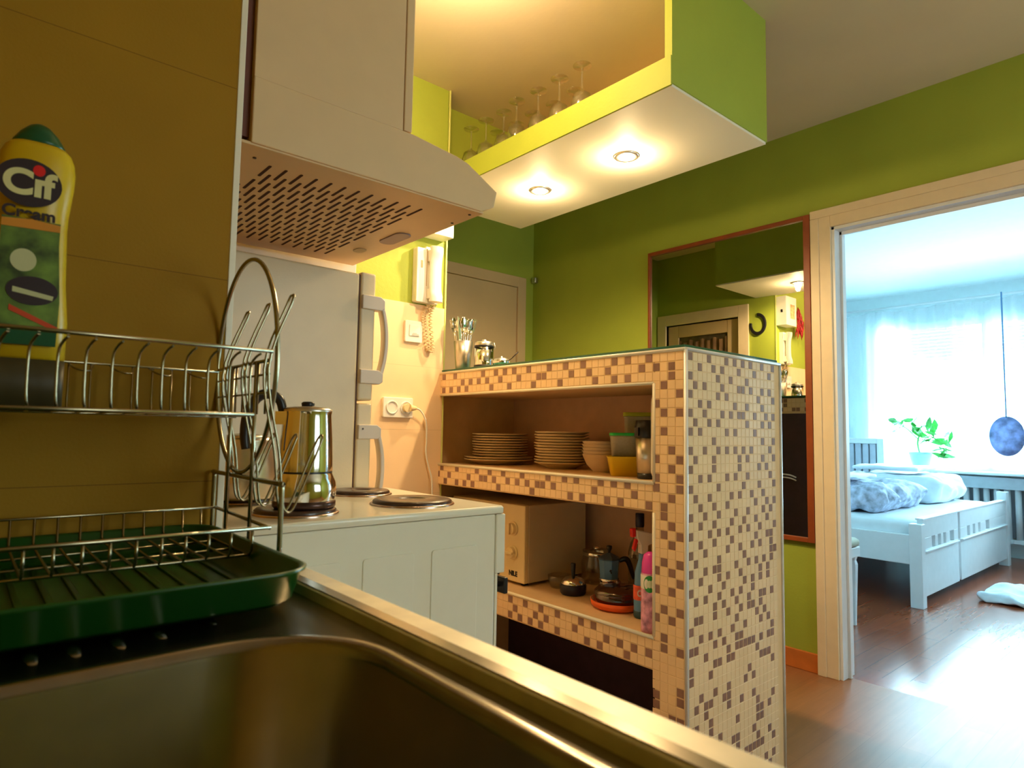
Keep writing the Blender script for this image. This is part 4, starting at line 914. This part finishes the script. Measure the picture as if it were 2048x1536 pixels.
# end rails of upper basket
for z in (1.112, 1.095, 1.072): tube(bm, [(XR, YF + .02, z), (XR, YB + .012, z)], TK if z > 1.11 else TN, 8)
me = bm; bm.to_mesh(up.data); bm.free()
for p in up.data.polygons: p.use_smooth = True
for x in xs:
    bm = BM(); tube(bm, smooth_path([(x, YF + .001, 1.1165), (x - .003, YF + .010, 1.112), (x - .006, YF + .016, 1.100), (x - .006, YF + .016, 1.058), (x - .004, YF + .020, 1.047), (x - .002, YF + .035, 1.0435)], 4) + [Vector((x, YB - .015, 1.0435)), Vector((x, YB - .006, 1.047)), Vector((x, YB, 1.060)), Vector((x, YB, 1.108))], .00145, 7)
    obj('basket_wire', bm, M_chrome, up)
for x in (.10, .145, .19, .235):
    bm = BM(); tube(bm, smooth_path([(x, YB, 1.106), (x + .004, YB - .03, 1.098), (x + .018, YB - .034, 1.096), (x + .026, YB - .004, 1.106)], 4), .0012, 6); obj('cup_prong', bm, M_chrome, up)
for y in [YF + .03 + .028*k for k in range(7)]:
    bm = BM(); tube(bm, [(XR, y, 1.112), (XR, y, 1.046)], TN, 7); obj('end_wire', bm, M_chrome, up)
lo = obj('lower_basket', BM(), M_chrome, rk)
bm = BM()
ZB = .8815
for p, r in (([(XL, YF, .9125), (XR + .002, YF, .9125)], TK), ([(XL, YB, .915), (XR, YB, .915)], TN*1.2), ([(XR + .001, YF, .912), (XR + .001, YB, .915)], TK)): tube(bm, p, r, 8)
tube(bm, [(XL, YF + .010, ZB), (.262, YF + .010, ZB), (.270, YF + .018, ZB), (.270, YB - .012, ZB), (XL, YB - .012, ZB)], TN*1.15, 8)
for y in (.83, .90): tube(bm, [(XL, y, ZB - .002), (.269, y, ZB - .002)], TN, 7)
bm.to_mesh(lo.data); bm.free()
for p in lo.data.polygons: p.use_smooth = True
for x in xs:
    bm = BM(); tube(bm, [(x, YF + .001, .912), (x, YF + .003, ZB + .006), (x, YF + .010, ZB), (x, YB - .012, ZB), (x, YB - .002, ZB + .006), (x, YB, .915)], .0016, 7); obj('basket_wire', bm, M_chrome, lo)
# end frame: short rail with two posts, two tall uprights
wires('end_frame', [smooth_path([(XR + .002, YB + .016, T0 + .012), (XR + .002, YB + .016, .958), (XR + .002, YB + .012, .9635), (XR + .002, YB + .004, .9645), (XR + .002, YF - .012, .9645), (XR + .003, YF - .024, .9645), (XR + .003, YF - .027, .958), (XR + .003, YF - .027, T0 + .012)], 3)], .0031)
for y in (.912, .820): wires('upright', [[(XR - .002, y, ZB), (XR - .002, y, 1.112)]], .0026)
wires('end_frame', [[(XL, YF, T0 + .012), (XL, YF, 1.1205)], [(XL, YB, T0 + .012), (XL, YB, 1.108)], [(XL, YF, 1.112), (XL, YB, 1.108)], [(XL, YF, .9125), (XL, YB, .915)]], .0031)
wires('plate_ring', [[(XR + .004, .885 + .1175*cos(a), 1.113 + .1435*sin(a)) for a in [2*pi*i/72 for i in range(72)]]], .0031, closed=True)
for y in (.762, .842, .922):
    dy = .015
    A = [(XR - .008, y, 1.10), (.292, y, 1.00), (.298, y, .945), (.303, y, .930), (.311, y, .931), (.322, y, .955), (.343, y, 1.008)]
    top = [(.300, y, 1.183), (.303, y + dy*.5, 1.193), (.300, y + dy, 1.183)]
    bot = [(.347, y + dy*.15, 1.018), (.348, y + dy*.5, 1.021), (.347, y + dy*.85, 1.018)]
    path = top + [(p[0], y + dy, p[2]) for p in A] + list(reversed(bot)) + [(p[0], y, p[2]) for p in reversed(A)]
    wires('glass_hook', [smooth_path(path, 5, closed=True)], .0015, closed=True)

# caddy and bottle in the upper basket
bm = BM(); pl = rrect(-.03, .084, .842, .935, .008, 4)
loft(bm, [[(x, y, 1.0475) for x, y in pl], [(x, y, 1.098) for x, y in pl], [(x + (.027-x)*.05, y + (.888-y)*.05, 1.098) for x, y in pl], [(x + (.027-x)*.05, y + (.888-y)*.05, 1.0955) for x, y in pl]])
tag(obj('sponge_box', bm, mat('dark_olive_plastic', (.06, .045, .015), .5)), 'dark low plastic box in the upper basket under the yellow bottle', 'box')
BX, BY, BZ = .050, .888, 1.0985
bt = thing('cleaner_bottle', 'yellow squeezy cleaner bottle with dark green cap standing in the dish rack', 'bottle', (BX, BY, BZ))
def sup(hw, hd, z, n=36, e=2.6):
    out = []
    for i in range(n):
        a = 2*pi*i/n; c, s = cos(a), sin(a); out.append((BX + hw*abs(c)**(2/e)*(1 if c > 0 else -1), BY + hd*abs(s)**(2/e)*(1 if s > 0 else -1), BZ + z))
    return out
bp = [(.0, .035, .022), (.004, .0375, .025), (.045, .0375, .026), (.09, .0335, .025), (.150, .0315, .025), (.168, .032, .0255), (.183, .0335, .0265), (.200, .0352, .027), (.2165, .0358, .027), (.229, .0345, .026), (.238, .031, .0245), (.243, .026, .022)]
bm = BM(); loft(bm, [sup(b, c, a) for a, b, c in bp]); obj('bottle_body', bm, M_yelb, bt, smooth=True)
bm = BM(); loft(bm, [sup(b, c, a, e=2.2) for a, b, c in [(.2432, .0258, .0213), (.248, .024, .020), (.258, .018, .017), (.267, .010, .010), (.2705, .004, .004)]]); obj('cap', bm, M_capg, bt, smooth=True)
YFc = BY - .0285
def flat(poly, mtl, name, d=0, parent=None):
    poly = [(x*.955, 1.03 + (z - 1.03)*.955) for x, z in poly]
    bm = BM(); prism(bm, poly, 'y', YFc - .0006 - d, YFc - d); return obj(name, bm, mtl, parent or bt)
def ell(cx, cz, a, b, n=32, t0=0, t1=2*pi): return [(cx + a*cos(t0 + (t1-t0)*i/n), cz + b*sin(t0 + (t1-t0)*i/n)) for i in range(n)]
lab = flat([(.022, 1.118), (.079, 1.118), (.080, 1.170), (.076, 1.235), (.076, 1.262), (.022, 1.262)], mat('label_back_green', (.10, .17, .02), .45, var=.75, scale=38), 'label')
flat(ell(.044, 1.3035, .031, .0275), M_navy, 'logo_oval', .0005)
lm = face_m((.0415, YFc - .0016, 1.2895), (1, 0, 0)); text('logo_text', 'Cıf', .038, lm, mat('cream_print', (.72, .66, .30), .5), bt, bold=.0014)
flat(ell(.0525, 1.3195, .0058, .0065, 20), M_red, 'logo_dot', .0015)
lm = face_m((.044, YFc - .0010, 1.2575), (1, 0, 0)); text('product_text', 'Cream', .017, lm, M_navy, bt, bold=.0006)
flat([(.022, 1.250), (.076, 1.252), (.076, 1.260), (.050, 1.262), (.022, 1.259)], M_lorange, 'label_swoosh', .0006)
flat(ell(.054, 1.180, .024, .0165), M_navy, 'label_oval', .0007)
flat([(.036, 1.183), (.074, 1.176), (.073, 1.171), (.036, 1.177)], M_lpale, 'label_stripe', .0013)
flat([(.034, 1.1625), (.080, 1.1405), (.080, 1.135), (.034, 1.156)], mat('label_red', (.60, .06, .01), .4), 'label_stripe', .0007)
flat([(.022, 1.1185), (.079, 1.1185), (.079, 1.134), (.022, 1.134)], M_capg, 'label_foot', .0007)
flat(ell(.044, 1.214, .012, .013), M_lpale, 'label_picture', .0007)

# ================================================================ BEDROOM
bed = thing('bed', 'white wooden bed with cut-out side panel seen through the doorway', 'bed', (5.5, 2.0, 0))
B0, B1, BYa, BYb = 4.455, 6.55, 1.33, 3.0
for a in ((B0, B0 + .07, BYa, BYa + .07, 0, .505), (B0, B0 + .07, BYb, BYb + .07, 0, .505), (B1, B1 + .07, BYa, BYa + .07, 0, .60)):
    bm = BM(); box(bm, *a); obj('post', bm, M_bedw, bed, bevel=.004)
bm = BM(); box(bm, B0 + .015, B0 + .05, BYa + .07, BYb, .255, .435); obj('end_rail', bm, M_bedw, bed, bevel=.004)
bm = BM(); yy0, yy1 = BYa + .012, BYa + .045
def panel(xa, xb, holes):
    box(bm, xa, xb, yy0, yy1, .06, .345); box(bm, xa, xb, yy0, yy1, .415, .525)
    prev = xa
    for h0, h1 in holes: box(bm, prev, h0, yy0, yy1, .345, .415); prev = h1
    box(bm, prev, xb, yy0, yy1, .345, .415)
panel(B0 + .07, 5.245, [(4.69, 4.755), (4.81, 4.87), (4.92, 4.975), (5.06, 5.15)])
panel(5.295, B1, [(5.46, 5.53), (5.60, 5.66), (5.74, 5.80), (5.95, 6.05)])
box(bm, 5.245, 5.295, yy0 + .012, yy1 + .01, .06, .525)
box(bm, B0 + .06, B1, yy0 - .006, yy1 + .006, .525, .537)
for xa, xb in ((B0 + .08, 5.23), (5.31, B1)): box(bm, xa, xb, yy0 - .014, yy0, .330, .340)
obj('side_panel', bm, M_bedw, bed, bevel=.003)
bm = BM(); box(bm, B0 + .055, B1, BYa + .05, BYb, .27, .30); obj('bed_base', bm, M_bedw, bed)
def soft_box(x0, x1, y0, y1, z0, z1, r=.05, amp=.0, fr=3, nx=16, seed=0, puff=0):
    bm = BM(); bmesh.ops.create_cube(bm, size=2)
    bmesh.ops.subdivide_edges(bm, edges=bm.edges[:], cuts=nx, use_grid_fill=True)
    sx, sy, sz = (x1-x0)/2, (y1-y0)/2, (z1-z0)/2
    for v in bm.verts:
        p = Vector((v.co.x*sx, v.co.y*sy, v.co.z*sz)); q = Vector((max(-sx+r, min(sx-r, p.x)), max(-sy+r, min(sy-r, p.y)), max(-sz+min(r, sz), min(sz-min(r, sz), p.z))))
        dv = p - q
        if dv.length > 1e-6: p = q + dv.normalized()*min(r, dv.length if dv.length < r else r)
        if amp:
            nn = noise.noise_vector(Vector((p.x*fr + seed, p.y*fr, p.z*fr*2))); n2 = noise.noise_vector(p*fr*3 + Vector((seed, 3, 1)))
            k = 1 if p.z > -sz*.9 else .0
            p += nn*amp*Vector((1, 1, k)).length*.6 + n2*amp*.4
            p.z = max(p.z, -sz)
        v.co = p + Vector(((x0+x1)/2, (y0+y1)/2, (z0+z1)/2))
    for f in bm.faces: f.smooth = True
    return bm
mt = obj('mattress', soft_box(B0 + .05, B1 - .01, BYa + .048, BYb, .302, .520, .05), M_sheet, bed)
M_duv = mat('duvet_print', (.50, .53, .68), .85, var=.5, scale=22, bump=.5, bscale=20)
M_duv2 = mat('duvet_white', (.74, .80, .86), .85, var=.06, scale=12, bump=.5, bscale=20)
d1 = tag(obj('duvet', soft_box(4.62, 5.56, 1.60, 2.45, .521, .70, .085, .045, 5, 30, 1), M_duv), 'crumpled folded duvet on the bed nearest the doorway', 'duvet')
d2_ = tag(obj('duvet', soft_box(5.66, 6.46, 1.56, 2.40, .521, .73, .10, .035, 5, 26, 4), M_duv2), 'pale folded duvet on the bed nearer the window', 'duvet')
tag(obj('pillowcase', soft_box(4.72, 5.28, 1.86, 2.36, .732, .764, .014, .012, 5, 16, 9), M_sheet), 'folded white linen lying on the crumpled duvet', 'linen')
tag(obj('pillowcase', soft_box(5.75, 6.3, 1.74, 2.22, .764, .80, .018, .012, 5, 16, 12), M_sheet), 'folded white linen lying on the pale duvet near the window', 'linen')
# stool
so_ = thing('stool', 'white stool with tapered leg and beige cushion just inside the doorway', 'stool', (3.61, 1.64, 0))
Mcu = mat('beige_cushion', (.50, .47, .36), .8)
q0x, q0y = 3.40, 1.44
obj('cushion', soft_box(q0x, q0x + .42, q0y - .005, q0y + .40, .425, .475, .025), Mcu, so_)
bm = BM(); box(bm, q0x + .005, q0x + .415, q0y, q0y + .395, .375, .427); obj('seat_frame', bm, M_bedw, so_, bevel=.003)
for lx, ly in ((q0x + .01, q0y + .01), (q0x + .01, q0y + .35), (q0x + .37, q0y + .01), (q0x + .37, q0y + .35)):
    bm = BM(); loft(bm, [[(lx + .018 + s*a, ly + .018 + s*b, z) for a, b in ((-1, -1), (1, -1), (1, 1), (-1, 1))] for s, z in ((.0095, 0), (.019, .33), (.013, .352), (.019, .375))], smooth=False); obj('leg', bm, M_bedw, so_, bevel=.002)
# slatted cabinet in the corner
sc = thing('slatted_cabinet', 'white cabinet with vertical grey slats in the corner beside the window', 'cabinet', (6.85, 2.6, 0))
bm = BM()
box(bm, 6.62, 6.90, 2.27, 2.80, 0, .50); box(bm, 6.62, 6.90, 2.27, 2.33, .5, 1.02); box(bm, 6.62, 6.90, 2.74, 2.80, .5, 1.02); box(bm, 6.62, 6.90, 2.33, 2.74, .97, 1.02); box(bm, 6.68, 6.90, 2.33, 2.74, .5, .97); obj('carcass', bm, M_bedw, sc, bevel=.004)
for k in range(6):
    bm = BM(); y = 2.345 + k*.066; box(bm, 6.635, 6.66, y, y + .052, .50, .968); obj('slat', bm, mat('grey_slat', (.50, .52, .60), .5), sc, bevel=.004)
# radiator beneath sill
rd = thing('radiator', 'pale ribbed radiator on the window wall behind the bed', 'radiator', (6.93, .95, .1))
for k in range(24):
    bm = BM(); y = .05 + k*.075; tube(bm, [(6.93, y, .16), (6.93, y, .62)], .024, 8); box(bm, 6.90, 6.96, y - .036, y + .036, .14, .17); obj('section', bm, M_bedw, rd)
bm = BM(); box(bm, 6.985, 6.995, .02, 1.80, .18, .60); obj('rear_sheet', bm, mat('grey_sheet', (.35, .38, .42), .6), rd)
bm = BM(); box(bm, 6.875, 6.890, -.05, 2.26, .60, .70); tag(obj('radiator_shelf', bm, mat('pale_blue_board', (.60, .68, .74), .5)), 'pale board below the bedroom windowsill', 'board')
# curtain and pelmet
bm = BM()
nn = 220; topz = []
vs = []
for i in range(nn + 1):
    y = -.4 + 3.3*i/nn; x = 6.985 + .022*sin(y*42) + .01*sin(y*17+1)
    zt = 2.295 + .012*sin(y*11) 
    vs.append((bm.verts.new((x, y, zt)), bm.verts.new((x, y, .756))))
for a, b in zip(vs, vs[1:]): bm.faces.new((a[0], b[0], b[1], a[1])).smooth = True
mm = bpy.data.materials.new('sheer_curtain'); mm.use_nodes = True; N = mm.node_tree.nodes; L = mm.node_tree.links
N.remove(N['Principled BSDF']); tl_ = N.new('ShaderNodeBsdfTranslucent'); tp = N.new('ShaderNodeBsdfTransparent'); df = N.new('ShaderNodeBsdfDiffuse'); m1 = N.new('ShaderNodeMixShader'); m2 = N.new('ShaderNodeMixShader')
nz = N.new('ShaderNodeTexNoise'); nz.inputs['Scale'].default_value = 120; cr = N.new('ShaderNodeMapRange'); cr.inputs[3].default_value = .40; cr.inputs[4].default_value = .55; L.new(nz.outputs[0], cr.inputs[0])
for n_ in (tl_, df): n_.inputs[0].default_value = (.88, .92, .95, 1)
m1.inputs[0].default_value = .65; L.new(df.outputs[0], m1.inputs[1]); L.new(tl_.outputs[0], m1.inputs[2]); L.new(cr.outputs[0], m2.inputs[0]); L.new(m1.outputs[0], m2.inputs[1]); L.new(tp.outputs[0], m2.inputs[2]); L.new(m2.outputs[0], N['Material Output'].inputs[0])
tag(obj('sheer_curtain', bm, mm), 'sheer white curtain across the bright bedroom window', 'curtain')
bm = BM(); tube(bm, [(6.985, -.5, 2.33), (6.985, 3.0, 2.33)], .012, 10); tag(obj('curtain_rod', bm, M_bedw), 'white curtain rod over the bedroom window', 'curtain rod')
# plant
pl_ = thing('potted_plant', 'leafy potted plant on the bedroom windowsill', 'plant', (6.85, 2.03, .745))
bm = BM(); lathe(bm, [(0, 0), (.055, 0), (.062, .01), (.088, .10), (.092, .13), (.098, .132), (.098, .155), (.090, .155), (.085, .13), (0, .12)], (6.85, 2.03, .7455), 32); obj('pot', bm, M_pot, pl_)
bm = BM(); tube(bm, smooth_path([(6.85, 2.03, .86), (6.84, 2.05, .98), (6.85, 2.03, 1.08)], 5), .008); tube(bm, smooth_path([(6.85, 2.03, .98), (6.83, 1.95, 1.05), (6.82, 1.86, 1.0)], 5), .005); tube(bm, smooth_path([(6.85, 2.03, 1.0), (6.85, 2.14, 1.12), (6.85, 2.20, 1.15)], 5), .005); obj('stem', bm, M_leaf, pl_)
bm = BM(); rr = random.Random(2)
for (cy_, cz_, s, k) in ((2.20, 1.15, .09, 8), (2.03, 1.10, .10, 7), (1.95, 1.05, .08, 6), (1.86, .98, .08, 7), (1.84, .92, .09, 9), (1.95, 1.14, .08, 4), (2.10, 1.16, .08, 4), (1.80, 1.03, .07, 3)):
    for i in range(k):
        c = Vector((6.83 + rr.uniform(-.04, .04), cy_ + rr.uniform(-.6, .6)*s, cz_ + rr.uniform(-.6, .6)*s)); M3 = Matrix.Rotation(rr.uniform(0, 6.28), 4, 'Z') @ Matrix.Rotation(rr.uniform(-1.3, 1.3), 4, 'X') @ Matrix.Rotation(rr.uniform(0, 6.28), 4, 'Y')
        l = s*.85; pts = [(0, 0, -l), (.25*l, .05*l, -.5*l), (.38*l, .02*l, 0), (.2*l, -.05*l, .6*l), (0, 0, l), (-.2*l, -.05*l, .6*l), (-.38*l, .02*l, 0), (-.25*l, .05*l, -.5*l)]
        V = [bm.verts.new(c + (M3 @ Vector(p))) for p in pts]; ct = bm.verts.new(c + (M3 @ Vector((0, .06*l, 0))))
        for i_ in range(8): bm.faces.new((V[i_], V[(i_+1) % 8], ct))
obj('foliage', bm, M_leaf, pl_, solid=.0015)
# hanging round ornament
ho = thing('window_ornament', 'round blue and violet ornament hanging before the bedroom window', 'ornament', (6.72, 1.37, 1.1))
bm = BM(); lathe(bm, [(0, -.012), (.08, -.010), (.125, 0), (.08, .010), (0, .012)], n=40)
bmesh.ops.transform(bm, matrix=Matrix.Translation((6.72, 1.345, 1.06)) @ Matrix.Rotation(pi/2, 4, 'Y') @ Matrix.Diagonal((1.35, 1, 1, 1)), verts=bm.verts[:]); obj('disc', bm, mat('ornament_paint', (.25, .30, .62), .4, var=.7, scale=12), ho)
bm = BM(); tube(bm, [(6.72, 1.345, 1.22), (6.72, 1.345, 2.30)], .006, 6); obj('cord', bm, M_blue, ho)
# crumpled towel on floor
tag(obj('towel', soft_box(4.98, 5.48, .78, 1.19, .001, .062, .03, .028, 8, 22, 20), M_duv2), 'crumpled pale towel lying on the bedroom floor beside the bed', 'towel')
